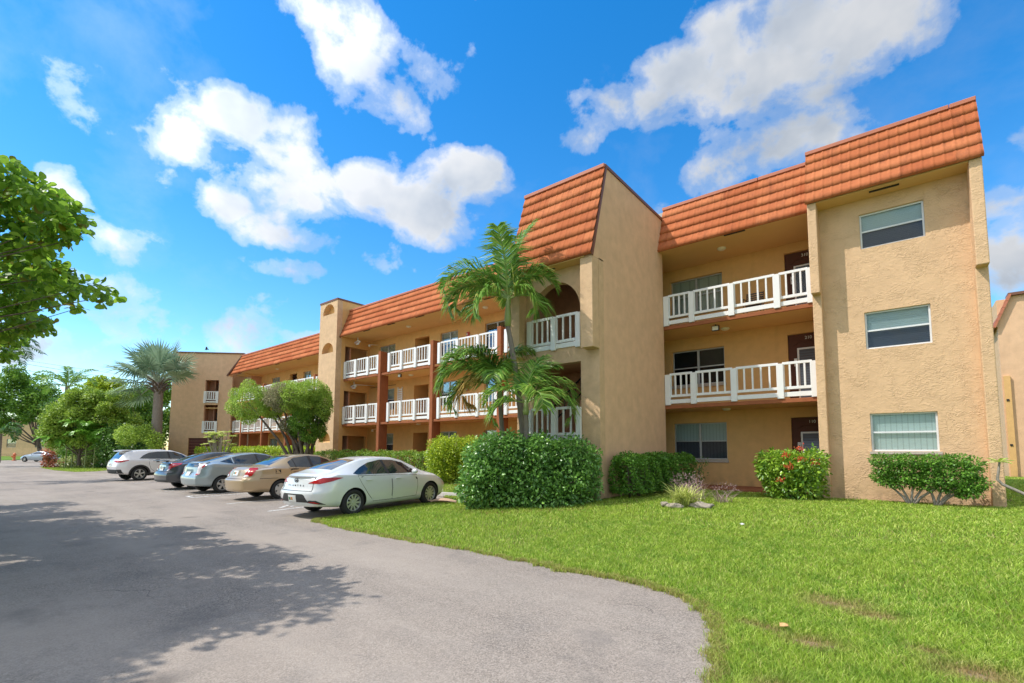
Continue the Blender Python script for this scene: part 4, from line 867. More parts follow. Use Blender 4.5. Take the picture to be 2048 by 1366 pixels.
while k < 230:
    q = np.array([-5.2-19*random.random()**1.25, random.uniform(-7.5, 2.0), random.uniform(3.0, 7.2)]); sx_, sy_ = q[0]+.52*(q[2]+.44), q[1]+.52*(q[2]+.44)
    if sy_ > 3.1-.5*random.random()-(.0 if sx_ > -11 else .25): continue
    if sx_ > -5.15-.12*max(0, -sy_) or (sx_ > -6 and sy_ > 2.7) or ((q[0]+13.)/9.5)**2+((q[1]+3.2)/5.8)**2 > 1.35: continue
    if q[1] > .06*abs(q[0])-.75: continue          # keeps the crown's edge in view to the surveyed branches
    cl.append((q, random.uniform(.45, .8))); k += 1
for _ in range(70):                     # the side of the crown that shades the road nearest the camera
    z_ = random.uniform(3.2, 6.6); s_ = np.array([random.uniform(-9.5, -4.75), random.uniform(-2.2, 2.2)]); q = np.array([s_[0]-.52*(z_+.44), s_[1]-.52*(z_+.44), z_])
    if q[1] < .06*abs(q[0])-.75: cl.append((q, random.uniform(.4, .65)))
crown('crown', cv, 1.05, .098, .082, LM['shade'], T, 'round', .2, .2, .5)
crown('crown', cl[len(cv):], .52, .13, .105, LM['shade'], T, 'round', .15, .2, .5)
limbs((-11.5, -3.4, -.5), (-11.3, -3.0, 3.4), .26, [c for c, r_ in cl[len(cv):]][::3]+[c-np.array([0, 0, .04]) for c, r_ in cv][::3], br=.03).build('trunk', BK['brown'], T, smooth=True)
# ------------------------------------------------------------------ cars
def paint(name, col, metal=.35, rough=.32):
    t = NT(name); n = t.noise(t.pos(), 3, 3); c = t.mix(n, tuple(x*.93 for x in col[:3])+(1,), col)
    b = t.bsdf(c, rough, metal, .5); b.inputs['Coat Weight'].default_value = .8; b.inputs['Coat Roughness'].default_value = .04; return t.m
t = NT('car_glass'); t.bsdf(L3(.018, .024, .030), .03, 0, .75); MAT['glass'] = t.m; t.m.node_tree.nodes['Principled BSDF'].inputs['Coat Weight'].default_value = .6
MAT['tyre'] = plain('tyre_rubber', L3(.022, .022, .023), .8, vary=.25, sc=20)
MAT['rim'] = plain('alloy_rim', L3(.55, .55, .54), .3, .6)
MAT['rim_dark'] = plain('rim_dark', L3(.02, .02, .022), .6)
t = NT('tail_lens'); t.bsdf(t.mix(t.noise(t.pos(), 30), L3(.30, .006, .010), L3(.52, .03, .03)), .12, 0, .6); MAT['lens'] = t.m
MAT['lens_clear'] = plain('clear_lens', L3(.70, .66, .68), .12, vary=.2, sc=25)
MAT['plastic'] = plain('black_plastic', L3(.03, .03, .032), .55)
MAT['plate'] = plain('licence_plate', L3(.70, .70, .68), .4)
MAT['plate_mark'] = plain('plate_orange', L3(.60, .22, .06), .5); MAT['plate_green'] = plain('plate_green', L3(.06, .20, .10), .5)
MAT['under'] = plain('car_underside', L3(.012, .012, .012), .9)
MAT['chrome'] = plain('chrome', L3(.65, .66, .68), .12, 1.0)
def smooth(a, k):
    if k < 1: return a
    w = np.exp(-np.linspace(-2, 2, 2*k+1)**2); w /= w.sum(); p = np.concatenate([np.full(k, a[0]), a, np.full(k, a[-1])]); return np.convolve(p, w, 'valid')
CS = .955
class Car:
    """car shell lofted along its length (local +Y = nose, +X = right side, origin on the ground at the middle)"""
    def __init__(s, name, label, cat, spec, mat, loc, rz, group=None):
        s.sp = spec; s.L = spec['L']; s.T = thing(name, label, cat, loc, rz, group); s.T.rotation_euler[0] = math.atan(RZB); s.T.scale = (CS, CS, CS); s.mat = mat
        L, n = s.L, 120; u = np.linspace(0, 1, n); u = .5-.5*np.cos(np.pi*u)*.75-.5*(1-2*u)*.25; yy = u*L
        f = lambda key, k=2: smooth(np.interp(np.linspace(0, L, 400), *zip(*spec[key])), k*3)
        g = lambda key, k=2: np.interp(yy, np.linspace(0, L, 400), f(key, k))
        top, belt, bot, Wd, rail = g('top', spec.get('soft', 3)), g('belt', 3), g('bot', 2), g('w', 4)/2, g('rail', 4)/2
        xr = lambda z: np.interp(z, *zip(*spec['rear'])); xf = lambda z: np.interp(z, *zip(*spec['front']))
        nv = 41; V = []; loops = []
        for i in range(n):
            d = min(yy[i], L-yy[i]); wf = 1-.20*max(0, 1-d/.42)**2.2; W = Wd[i]*wf; b, zt, zb = belt[i], top[i], bot[i]; be = min(b, zt-.10); rl = min(rail[i]*wf, W*.94)
            cp = [(0, zb), (.5*W, zb), (.86*W, zb), (.955*W, zb+.09), (.985*W, zb+.24), (W, zb+.5*(be-zb)+.02), (.992*W, be-.12), (.965*W, be-.03), (.945*W, be), (.945*W+(rl-.945*W)*.5, be+(zt-.075-be)*.52), (rl, zt-.065), (rl*.9, zt-.024), (rl*.55, zt-.006), (0, zt)]
            cp = np.array(cp); tt = np.linspace(0, len(cp)-1, nv); P = []
            for q in tt:
                k = min(int(q), len(cp)-2); h = q-k; p0, p1, p2, p3 = cp[max(k-1, 0)], cp[k], cp[k+1], cp[min(k+2, len(cp)-1)]
                m1, m2 = (p2-p0)*.35, (p3-p1)*.35; P.append(p1*(2*h**3-3*h**2+1)+m1*(h**3-2*h**2+h)+p2*(-2*h**3+3*h**2)+m2*(h**3-h**2))
            P = np.array(P); P[:, 0] = np.maximum(P[:, 0], 0); ya = xr(P[:, 1]); yb = L-xf(P[:, 1]); w0 = (1-u[i])**4; w1 = u[i]**4
            y_ = yy[i]+ya*max(0, 1-yy[i]/1.1)**1.5-(L-yb)*max(0, 1-(L-yy[i])/1.1)**1.5
            loops.append(np.stack([P[:, 0], y_, P[:, 1]], 1))
        verts = []; faces = []; ring = 2*nv-2
        for lp in loops:
            r = [(x, y-L/2, z) for x, y, z in lp]; verts += r+[(-x, y, z) for x, y, z in r[-2:0:-1]]
        for i in range(n-1):
            for j in range(ring): faces.append((i*ring+j, i*ring+(j+1) % ring, (i+1)*ring+(j+1) % ring, (i+1)*ring+j))
        # bulged end caps
        for base, sg in ((0, -1), ((n-1)*ring, 1)):
            m = 8; cols = []
            for j in range(1, nv-1):
                a = np.array(verts[base+j]); row = [base+j]
                for k in range(1, m):
                    t = k/m; p = a.copy(); p[0] = a[0]*(1-2*t); p[1] += sg*spec.get('bulge', .07)*(1-(1-2*t)**2)*min(1, a[0]/.5); row.append(len(verts)); verts.append(tuple(p))
                row.append(base+ring-j); cols.append(row)
            for r0, r1 in zip(cols[:-1], cols[1:]):
                for k in range(m): q = (r0[k], r0[k+1], r1[k+1], r1[k]); faces.append(q if sg < 0 else q[::-1])
            faces.append(tuple([base]+cols[0])); faces.append(tuple([base+nv-1]+cols[-1][::-1]))
        mb = MB(); mb.v = verts; mb.f = faces; o = mb.build('body', [mat, MAT['under']], s.T, True, True)
        # wheel arches
        r = spec['wr']; cut = MB()
        for y in (spec['ya'], spec['ya']+spec['wb']):
            for sx in (-1, 1):
                c = spec['track']/2*sx; prof = [(.001, 0), (r+.055, 0), (r+.055, .42), (.001, .42)]; cut.lathe([(a, (b-.22)) for a, b in prof], 40, (c, y-L/2, r-.01), 'x')
        co_ = cut.build('arch_cutter', MAT['under'], None, True); co_.data.materials.append(MAT['under']); co_.data.polygons.foreach_set('material_index', [1]*len(co_.data.polygons))
        md = o.modifiers.new('b', 'BOOLEAN'); md.operation = 'DIFFERENCE'; md.object = co_; md.solver = 'EXACT'
        sv = (s.T.location.copy(), s.T.rotation_euler.copy()); s.T.location = (0, 0, 0); s.T.rotation_euler = (0, 0, 0); s.T.scale = (1, 1, 1); bpy.context.view_layer.update()
        me = bpy.data.meshes.new_from_object(o.evaluated_get(bpy.context.evaluated_depsgraph_get())); 
        s.T.location, s.T.rotation_euler = sv; s.T.scale = (CS, CS, CS)
        full = o.data; s.bvh = BVHTree.FromPolygons(verts, faces)
        if len(me.polygons) > 500: o.modifiers.clear(); o.data = me; me.polygons.foreach_set('use_smooth', [True]*len(me.polygons))
        bpy.data.objects.remove(co_); s.body = o
        try: me.set_sharp_from_angle(angle=R(38))
        except Exception: pass
    def patch(s, name, poly, dirn, mat, off=.004, parent=None, step=.06, rim=True):
        """thin conforming panel: polygon seen along dirn is laid on the shell, off metres proud of it"""
        d = Vector(dirn).normalized(); a = d.cross(Vector((0, 0, 1))); a = a.normalized() if a.length > .2 else Vector((1, 0, 0)); b = a.cross(d).normalized()
        if b.z < 0 and abs(b.z) > .1: b = -b
        if abs(d.z) > .9: a = Vector((1, 0, 0)); b = Vector((0, 1, 0))
        elif abs(d.x) > .9: a = Vector((0, 1, 0)); b = Vector((0, 0, 1))
        elif abs(d.y) > .9: a = Vector((1, 0, 0)); b = Vector((0, 0, 1))
        P = np.array(poly, float); m = len(P); pts = []
        for i in range(m):
            p, q = P[i], P[(i+1) % m]; k = max(1, int(np.linalg.norm(q-p)/step)); pts += [tuple(p+(q-p)*j/k) for j in range(k)]
        nb = len(pts); edges = [(i, (i+1) % nb) for i in range(nb)]
        def inside(x, y):
            c = False; j = m-1
            for i in range(m):
                if (P[i][1] > y) != (P[j][1] > y) and x < (P[j][0]-P[i][0])*(y-P[i][1])/(P[j][1]-P[i][1])+P[i][0]: c = not c
                j = i
            return c
        x = P[:, 0].min()+step*.5
        while x < P[:, 0].max():
            y = P[:, 1].min()+step*.5
            while y < P[:, 1].max():
                if inside(x, y) and min(math.hypot(x-q[0], y-q[1]) for q in pts) > step*.45: pts.append((x, y))
                y += step
            x += step
        r = mgeo.delaunay_2d_cdt([Vector(p) for p in pts], edges, [list(range(nb))], 1, 1e-5); V2, F2 = r[0], r[2]
        vs = []; 
        for p in V2:
            o = a*p.x+b*p.y-d*4; hit = s.bvh.ray_cast(o, d)
            if hit[0] is None:
                hit = s.bvh.find_nearest(o+d*3.2)
            n = hit[1] if hit[1].dot(d) < 0 else -hit[1]; vs.append((np.array(hit[0]), np.array(n)))
        k = len(vs); mb = MB(); mb.add([tuple(p+n*off) for p, n in vs]+[tuple(p-n*.004) for p, n in vs], [tuple(f) for f in F2])
        cnt = {}
        for f in F2:
            for i in range(len(f)):
                e = (f[i], f[(i+1) % len(f)]); cnt[e] = 1
        for (p, q) in list(cnt):
            if (q, p) not in cnt: mb.f.append((q, p, p+k, q+k))
        return mb.build(name, MAT[mat] if isinstance(mat, str) else mat, parent or s.T, True, False) if not rim else s._sm(mb.build(name, MAT[mat] if isinstance(mat, str) else mat, parent or s.T, True, True))
    def _sm(s, o):
        try: o.data.set_sharp_from_angle(angle=R(40))
        except Exception: pass
        return o
    def side(s, name, poly, mat, off=.004, sx=1, parent=None, step=.07):    # polygon in (distance from tail, height)
        return s.patch(name, [(y-s.L/2, z) for y, z in poly], (-sx, 0, 0), mat, off, parent, step)
    def rear(s, name, poly, mat, off=.005, parent=None, step=.05): return s.patch(name, poly, (0, 1, 0), mat, off, parent, step)
    def over(s, name, poly, mat, off=.004, parent=None, step=.08): return s.patch(name, [(x, y-s.L/2) for x, y in poly], (0, 0, -1), mat, off, parent, step)
    def diag(s, name, poly, mat, ang, off=.006, parent=None, step=.05, sx=1):
        """poly in (distance across the view, height) seen from the rear quarter, ang degrees off the tail axis"""
        a = R(ang); o_ = .45*math.cos(a)+(-s.L/2 if ang < 90 else s.L/2)*math.sin(a); sg = 1 if ang < 90 else -1; poly = [(sg*p+o_, q) for p, q in poly]; return s.patch(name, poly if sx > 0 else [(-p, q) for p, q in poly], (-math.sin(a)*sx, math.cos(a), 0), mat, off, parent, step)
    def point(s, origin, d):
        h = s.bvh.ray_cast(Vector(origin), Vector(d).normalized()); return (np.array(h[0]), np.array(h[1])) if h[0] else (np.array(origin), -np.array(d))
    def wheels(s, spokes=5, style='spoke', rimr=.66, sides=(-1, 1), dark='rim_dark'):
        sp = s.sp; r = sp['wr']
        for y in (sp['ya'], sp['ya']+sp['wb']):
            for sx in sides:
                c = (sp['track']/2*sx, y-s.L/2, r); w = .105
                prof = [(r*rimr, -w), (r*.90, -w), (r*.975, -w*.8), (r, -w*.45), (r, w*.45), (r*.975, w*.8), (r*.90, w), (r*rimr, w*.9), (r*rimr, -w)]
                ty = MB().lathe([(a, b*1.0) for a, b in prof], 40, (0, 0, 0), 'x').build('wheel', MAT['tyre'], s.T, True, True); ty.location = c
                m = MB().lathe([(r*(rimr+.01), .085), (r*(rimr-.05), .092), (r*(rimr-.08), .06), (r*(rimr-.09), -.05)], 40, (0, 0, 0), 'x'); m.lathe([(.001, .078), (r*.15, .074), (r*.17, .04)], 20, (0, 0, 0), 'x')
                for k in range(spokes):
                    t = 2*math.pi*k/spokes+.3; ca, sa = math.cos(t), math.sin(t); rr = r*(rimr-.05)
                    if style == 'wide': pr = [(r*.10, -.055, .07), (r*.10, .055, .07), (rr, .075, .072), (rr, -.075, .072)]
                    elif style == 'turbine': pr = [(r*.12, -.022, .07), (r*.12, .022, .07), (rr, .085, .075), (rr, .030, .075)]
                    elif style == 'y': pr = [(r*.12, -.028, .07), (r*.12, .028, .07), (rr, .048, .075), (rr, -.048, .075)]
                    else: pr = [(r*.10, -.030, .07), (r*.10, .030, .07), (rr, .026, .075), (rr, -.026, .075)]
                    f = [(x, a*ca-b*sa, a*sa+b*ca) for a, b, x in pr]; m.add(f+[(x-.025, q, w_) for x, q, w_ in f], [(0, 1, 2, 3), (0, 4, 5, 1), (1, 5, 6, 2), (2, 6, 7, 3), (3, 7, 4, 0)])
                if sx < 0: m.v = [(-x, q, w_) for x, q, w_ in m.v]
                ri = m.build('rim', MAT['rim'], ty, True)
                db = MB().lathe([(.001, .03*sx), (r*(rimr-.04), .03*sx)], 28, (0, 0, 0), 'x').build('brake', MAT[dark], ty, True)
    def mirror_pair(s, y, z, col):
        for sx in (1, -1):
            p, n = s.point((2*sx, y-s.L/2, z), (-sx, 0, 0)); m = MB(); bm = bmesh.new(); bmesh.ops.create_uvsphere(bm, u_segments=14, v_segments=10, radius=1)
            for v in bm.verts: v.co = Vector((p[0]+sx*.12+v.co.x*.10, p[1]-.01+v.co.y*.055+(.03 if v.co.y > 0 else 0)*abs(v.co.y), p[2]+.045+v.co.z*.07))
            me = bpy.data.meshes.new('mirror'); bm.to_mesh(me); bm.free(); me.polygons.foreach_set('use_smooth', [True]*len(me.polygons)); o = link('mirror', me, col, s.T, True)
    def door(s, poly, handle, sx, seam='under'):
        s.side('door_seam', poly, seam, .0022, sx, step=.10); c = np.mean(np.array(poly), 0); q = [(c[0]+(y-c[0])*(1-.020/max(.3, abs(y-c[0])+.3)), c[1]+(z-c[1])*(1-.016/max(.25, abs(z-c[1])+.2))) for y, z in poly]
        d = s.side('door', q, s.mat, .0042, sx, step=.10); hy, hz = handle; p, n = s.point((2*sx, hy-s.L/2, hz), (-sx, 0, 0))
        h = MB().obox(p+np.array([sx*.022, 0, 0]), (0, 1, 0), (1, 0, 0), (0, 0, 1), .095, .012, .017); bevel(h.build('handle', s.hmat if hasattr(s, 'hmat') else s.mat, d, True), .008, 2); return d
    def plate(s, z, w=.15, h=.078, y0=None, sx=0):
        pl = s.rear('licence_plate', [(sx-w, z-h), (sx+w, z-h), (sx+w, z+h), (sx-w, z+h)], 'plate', .016, step=.08)
        s.rear('plate_emblem', [(sx-.035, z-.03), (sx+.035, z-.03), (sx+.03, z+.035), (sx-.03, z+.03)], 'plate_mark', .019, pl, .05)
        s.rear('plate_band', [(sx-w*.8, z-.034), (sx-.05, z-.034), (sx-.05, z+.03), (sx-w*.8, z+.03)], 'plate_green', .018, pl, .08); return pl
CARG = 'cars parked nose in along the building'
def spec(**k): return k
# right rear wheel contact points were surveyed on the ground plane; place each car from it
def place(spec_, hub, deg):               # hub = bearing of the right rear wheel centre
    q = road(hub[0], hub[1], spec_['wr']*CS); a = R(deg); lx, ly = (spec_['track']/2+.08)*CS, (spec_['ya']-spec_['L']/2)*CS; x, y = q[0]-(lx*math.cos(a)-ly*math.sin(a)), q[1]-(lx*math.sin(a)+ly*math.cos(a)); return (x, y, float(road_z(y)))
# ---- silver fastback sedan
sp = spec(L=4.62, wb=2.70, ya=1.02, track=1.56, wr=.325, bulge=.10,
 top=[(0, 1.02), (.10, 1.055), (.30, 1.085), (.52, 1.13), (.9, 1.25), (1.35, 1.375), (1.75, 1.43), (2.1, 1.44), (2.5, 1.42), (2.85, 1.34), (3.2, 1.19), (3.5, 1.04), (3.75, .985), (4.2, .90), (4.45, .80), (4.62, .68)],
 belt=[(0, 1.0), (.5, 1.03), (1.2, 1.0), (2.2, .95), (3.2, .92), (4.0, .84), (4.62, .62)], bot=[(0, .30), (.6, .25), (1.0, .20), (3.6, .19), (4.3, .21), (4.62, .26)],
 w=[(0, 1.66), (.4, 1.76), (1.0, 1.80), (2.5, 1.80), (3.6, 1.79), (4.2, 1.72), (4.62, 1.52)], rail=[(0, 1.28), (.5, 1.30), (.9, 1.20), (1.5, 1.10), (2.3, 1.12), (3.0, 1.22), (3.4, 1.40), (4.62, 1.35)],
 rear=[(.2, .14), (.32, .05), (.5, .0), (.62, .0), (.72, .07), (.95, .13), (1.02, .08), (1.08, .10)], front=[(.2, .12), (.35, .02), (.55, .0), (.7, .08), (.9, .2)])
pm = paint('silver_paint', L3(.78, .79, .80), .12, .28)
c = Car('silver_sedan', 'silver white sedan parked nearest the lawn with slanted red tail lights', 'car', sp, pm, place(sp, (707.9, 1004.7), 5), R(5), CARG)
for sx in (1, -1):
    c.door([(1.62, .30), (1.42, .52), (1.22, .80), (1.12, .985), (2.22, .945), (2.235, .60), (2.235, .30)], (1.45, .86), sx); c.door([(2.245, .30), (2.245, .60), (2.23, .945), (3.17, .905), (3.19, .60), (3.15, .32)], (2.45, .85), sx)
    c.side('window', [(1.02, 1.035), (1.30, 1.17), (1.62, 1.285), (2.0, 1.345), (2.03, 1.345), (2.10, .985), (1.45, 1.0), (1.15, 1.005)], 'glass', .0075, sx); c.side('window', [(2.20, .98), (2.12, 1.345), (2.45, 1.33), (2.80, 1.25), (3.14, 1.045), (3.18, .965)], 'glass', .0075, sx)
    c.side('pillar_trim', [(2.10, .982), (2.03, 1.346), (2.12, 1.346), (2.20, .978)], 'plastic', .008, sx)
    c.diag('tail_light', [(.02, .845), (.30, .83), (.55, .88), (.80, .955), (.62, .975), (.36, .965), (.17, .905)] if sx > 0 else [(.02, .845), (.30, .83), (.55, .88), (.80, .955), (.62, .975), (.36, .965), (.17, .905)], 'lens', 48, .010, sx=sx)
    c.diag('headlight', [(.2, .70), (.55, .74), (.62, .80), (.3, .78)], 'lens_clear', 180-50, .006, sx=sx)
    c.diag('reflector', [(-.02, .405), (.30, .355), (.44, .345), (.24, .445), (.08, .455)], 'plastic', 36, .008, sx=sx); c.diag('reflector_lens', [(.06, .412), (.24, .375), (.32, .37), (.20, .425)], 'lens', 36, .013, sx=sx)
c.over('rear_window', [(-.50, .62), (.50, .62), (.44, 1.36), (-.44, 1.36)], 'glass', .005); c.over('windshield', [(-.52, 2.62), (.52, 2.62), (.62, 3.34), (-.62, 3.34)], 'glass', .005)
c.rear('bumper_insert', [(-.52, .40), (.52, .40), (.42, .56), (.36, .595), (-.36, .595), (-.42, .56)], 'plastic', .006); c.plate(.485)
c.rear('trunk_lip_shadow', [(-.55, .975), (.55, .975), (.50, 1.005), (-.50, 1.005)], plain('lip_shadow_grey', L3(.36, .37, .37), .4), .006)  # grey strip paints in the shade under the trunk lip
p, n = c.point((0, -4, .90), (0, 1, 0)); em = MB()
a = np.linspace(0, 2*math.pi, 25); em.tube([(.075*math.cos(t), p[1]-.012, .905+.042*math.sin(t)) for t in a], .0065, 6).tube([(-.03, p[1]-.012, .88), (-.012, p[1]-.014, .905), (.012, p[1]-.014, .905), (.03, p[1]-.012, .93)], .007, 6).tube([(-.022, p[1]-.012, .932), (-.03, p[1]-.012, .88)], .007, 6).tube([(.03, p[1]-.012, .93), (.022, p[1]-.012, .878)], .007, 6)
em.build('emblem', MAT['plastic'], c.T, True)
for k, ch in enumerate('ELANTRA'):
    x = -.30+.10*k; p, n = c.point((x, -4, .785), (0, 1, 0)); me = text_mesh(ch, .062, .003); me.transform(Matrix.Translation((x, p[1]-.006, .785)) @ Matrix.Rotation(R(90), 4, 'X')); link('badge_letter', me, MAT['plastic'], c.T, True)
c.mirror_pair(3.02, .96, pm); c.wheels(10, 'turbine')
for sx in (1, -1): c.rear('trunk_seam', [(sx*.60, 0.66), (sx*.615, 0.66), (sx*.565, 0.98), (sx*.55, 0.98)][::sx], 'under', .003)
c.rear('trunk_seam', [(-.60, 0.66), (.60, 0.66), (.60, 0.672), (-.60, 0.672)], 'under', .003)
# ---- tan gold sedan
sp = spec(L=4.69, wb=2.62, ya=1.12, track=1.49, wr=.315, bulge=.07,
 top=[(0, 1.0), (.12, 1.06), (.45, 1.085), (.78, 1.10), (1.05, 1.21), (1.45, 1.37), (1.85, 1.445), (2.3, 1.455), (2.7, 1.42), (3.05, 1.30), (3.4, 1.10), (3.6, 1.03), (4.2, .92), (4.5, .80), (4.69, .66)],
 belt=[(0, .98), (.8, 1.02), (2.2, .97), (3.4, .93), (4.2, .84), (4.69, .6)], bot=[(0, .30), (.6, .26), (1.0, .21), (3.6, .2), (4.69, .25)],
 w=[(0, 1.56), (.4, 1.68), (1.1, 1.71), (3.4, 1.71), (4.2, 1.65), (4.69, 1.45)], rail=[(0, 1.25), (.8, 1.26), (1.2, 1.16), (1.8, 1.06), (2.4, 1.08), (3.0, 1.18), (3.5, 1.36), (4.69, 1.3)],
 rear=[(.2, .10), (.35, .02), (.6, .0), (.68, .0), (.74, .10), (1.0, .18), (1.08, .2)], front=[(.2, .1), (.5, 0), (.7, .06), (.9, .2)])
pm = paint('tan_paint', L3(.50, .37, .22), .45, .32)
c = Car('tan_sedan', 'tan gold sedan parked beside the silver white sedan', 'car', sp, pm, place(sp, (562.2, 978.6), 4), R(4), CARG); c.hmat = plain('tan_handle', L3(.30, .16, .08), .4)
for sx in (1, -1):
    c.door([(1.75, .32), (1.55, .50), (1.48, .80), (1.38, 1.005), (2.28, .965), (2.29, .32)], (1.62, .88), sx); c.door([(2.30, .32), (2.29, .965), (3.25, .93), (3.27, .60), (3.22, .33)], (2.5, .87), sx)
    gl = pane_mat('sedan_see_through', L3(.42, .40, .36)) if sx > 9 else MAT['glass']
    c.side('window', [(1.45, 1.04), (1.42, 1.20), (1.68, 1.335), (2.12, 1.385), (2.17, 1.385), (2.22, 1.0)], gl, .0075, sx); c.side('window', [(2.33, .995), (2.28, 1.385), (2.62, 1.355), (2.95, 1.25), (3.22, 1.06), (3.26, .975)], gl, .0075, sx)
    c.side('pillar_trim', [(2.22, 1.0), (2.17, 1.387), (2.28, 1.387), (2.33, .995)], 'plastic', .008, sx); c.side('pillar_trim', [(1.64, 1.02), (1.60, 1.30), (1.63, 1.315), (1.68, 1.02)], 'plastic', .0085, sx)
    c.diag('tail_light', [(.06, .74), (.34, .80), (.46, 1.0), (.42, 1.045), (.20, 1.04), (.16, .95)], 'lens', 45, .010, sx=sx); c.diag('reversing_lens', [(.06, .74), (.26, .785), (.22, .83), (.11, .83)], 'lens_clear', 45, .014, sx=sx)
    c.side('bumper_seam', [(.40, .70), (.42, .715), (1.02, .70), (1.0, .69)], 'under', .003, sx)
c.side('fuel_door', [(.92, .84), (1.10, .84), (1.10, .98), (.92, .98)], 'under', .003, 1); c.side('fuel_flap', [(.93, .85), (1.09, .85), (1.09, .97), (.93, .97)], pm, .005, 1)
c.over('rear_window', [(-.52, .86), (.52, .86), (.42, 1.62), (-.42, 1.62)], 'glass', .005); c.over('windshield', [(-.48, 2.78), (.48, 2.78), (.58, 3.42), (-.58, 3.42)], 'glass', .005)
c.rear('plate_recess', [(-.24, .79), (.24, .79), (.22, .97), (-.22, .97)], plain('tan_recess', L3(.32, .25, .17), .5), .005); c.plate(.875)
c.mirror_pair(3.08, .97, pm); c.wheels(5, 'wide')
for sx in (1, -1): c.rear('trunk_seam', [(sx*.60, 0.7), (sx*.615, 0.7), (sx*.565, 1.04), (sx*.55, 1.04)][::sx], 'under', .003)
c.rear('trunk_seam', [(-.60, 0.7), (.60, 0.7), (.60, 0.712), (-.60, 0.712)], 'under', .003)
# ---- pale blue green liftback
sp = spec(L=4.48, wb=2.70, ya=.86, track=1.52, wr=.315, bulge=.05,
 top=[(0, 1.06), (.06, 1.13), (.3, 1.18), (.8, 1.29), (1.4, 1.42), (1.9, 1.485), (2.3, 1.49), (2.7, 1.43), (3.1, 1.28), (3.6, 1.05), (3.95, .95), (4.3, .80), (4.48, .66)],
 belt=[(0, 1.02), (.5, 1.10), (1.2, 1.06), (2.2, 1.0), (3.4, .93), (4.0, .82), (4.48, .6)], bot=[(0, .30), (.6, .24), (1.0, .18), (3.6, .17), (4.48, .24)],
 w=[(0, 1.58), (.4, 1.70), (1.0, 1.745), (3.4, 1.74), (4.1, 1.66), (4.48, 1.42)], rail=[(0, 1.18), (.5, 1.14), (1.2, 1.10), (2.2, 1.10), (3.0, 1.2), (3.5, 1.36), (4.48, 1.25)],
 rear=[(.2, .14), (.35, .03), (.55, .0), (.66, .02), (.75, .10), (1.05, .14), (1.14, .12)], front=[(.2, .1), (.5, 0), (.7, .06), (.9, .25)])
pm = paint('sea_blue_paint', L3(.36, .43, .46), .4, .3)
c = Car('blue_hatchback', 'pale blue green liftback with a split rear window between the tan and dark cars', 'car', sp, pm, place(sp, (445.5, 968.9), 4), R(4), CARG)
for sx in (1, -1):
    c.door([(1.55, .28), (1.30, .50), (1.20, .80), (1.22, 1.06), (2.20, 1.0), (2.22, .28)], (1.42, .92), sx); c.door([(2.23, .28), (2.21, 1.0), (3.25, .95), (3.27, .6), (3.2, .3)], (2.45, .9), sx)
    c.side('window', [(.82, 1.165), (1.22, 1.30), (1.62, 1.39), (2.08, 1.43), (2.14, 1.43), (2.18, 1.035), (1.25, 1.085)], 'glass', .0075, sx); c.side('window', [(2.26, 1.03), (2.22, 1.43), (2.58, 1.385), (2.95, 1.26), (3.4, 1.03), (3.42, .98)], 'glass', .0075, sx)
    c.side('pillar_trim', [(2.18, 1.035), (2.14, 1.432), (2.22, 1.432), (2.26, 1.03)], 'plastic', .008, sx); c.side('pillar_trim', [(1.24, 1.09), (1.24, 1.30), (1.28, 1.315), (1.29, 1.09)], pm, .009, sx)
    c.diag('tail_light', [(.10, .70), (.26, .72), (.30, .92), (.46, 1.06), (.28, 1.13), (.16, 1.14), (.15, .90)], 'lens_clear', 40, .012, sx=sx); c.diag('tail_lens', [(.11, .70), (.25, .715), (.25, .755), (.11, .74)], 'lens', 40, .016, sx=sx); c.diag('tail_lens', [(.33, .95), (.44, 1.055), (.37, 1.06), (.29, .99)], 'lens', 40, .016, sx=sx)
c.over('rear_window', [(-.50, .30), (.50, .30), (.44, 1.25), (-.44, 1.25)], 'glass', .005); c.over('windshield', [(-.48, 2.62), (.48, 2.62), (.60, 3.5), (-.60, 3.5)], 'glass', .005)
c.rear('lower_window', [(-.56, .985), (.56, .985), (.52, 1.12), (-.52, 1.12)], 'glass', .008); c.rear('spoiler', [(-.6, 1.115), (.6, 1.115), (.57, 1.15), (-.57, 1.15)], pm, .03); c.rear('plate_recess', [(-.30, .78), (.30, .78), (.26, .90), (-.26, .90)], plain('blue_recess', L3(.13, .19, .21), .5), .006); c.plate(.74)
c.mirror_pair(3.2, 1.0, pm); c.wheels(5, 'y')
# ---- dark grey sedan
sp = spec(L=4.45, wb=2.60, ya=.98, track=1.50, wr=.31, bulge=.06,
 top=[(0, 1.08), (.10, 1.13), (.35, 1.13), (.62, 1.15), (1.0, 1.30), (1.4, 1.43), (1.8, 1.50), (2.3, 1.51), (2.7, 1.46), (3.05, 1.32), (3.4, 1.12), (3.7, 1.02), (4.1, .92), (4.45, .68)],
 belt=[(0, 1.04), (.8, 1.06), (2.2, 1.0), (3.4, .96), (4.0, .86), (4.45, .62)], bot=[(0, .32), (.6, .26), (1.0, .2), (4.45, .26)],
 w=[(0, 1.55), (.4, 1.66), (1.0, 1.70), (3.4, 1.70), (4.1, 1.62), (4.45, 1.42)], rail=[(0, 1.2), (.7, 1.2), (1.2, 1.1), (2.2, 1.08), (3.0, 1.18), (3.5, 1.34), (4.45, 1.3)],
 rear=[(.2, .12), (.35, .02), (.6, .0), (.70, .03), (.8, .13), (1.05, .17), (1.13, .14)], front=[(.2, .1), (.5, 0), (.7, .06), (.9, .25)])
pm = paint('charcoal_paint', L3(.075, .082, .095), .5, .32)
c = Car('grey_sedan', 'dark grey sedan with bright red tail light beside the white car', 'car', sp, pm, place(sp, (391, 963), 4), R(4), CARG)
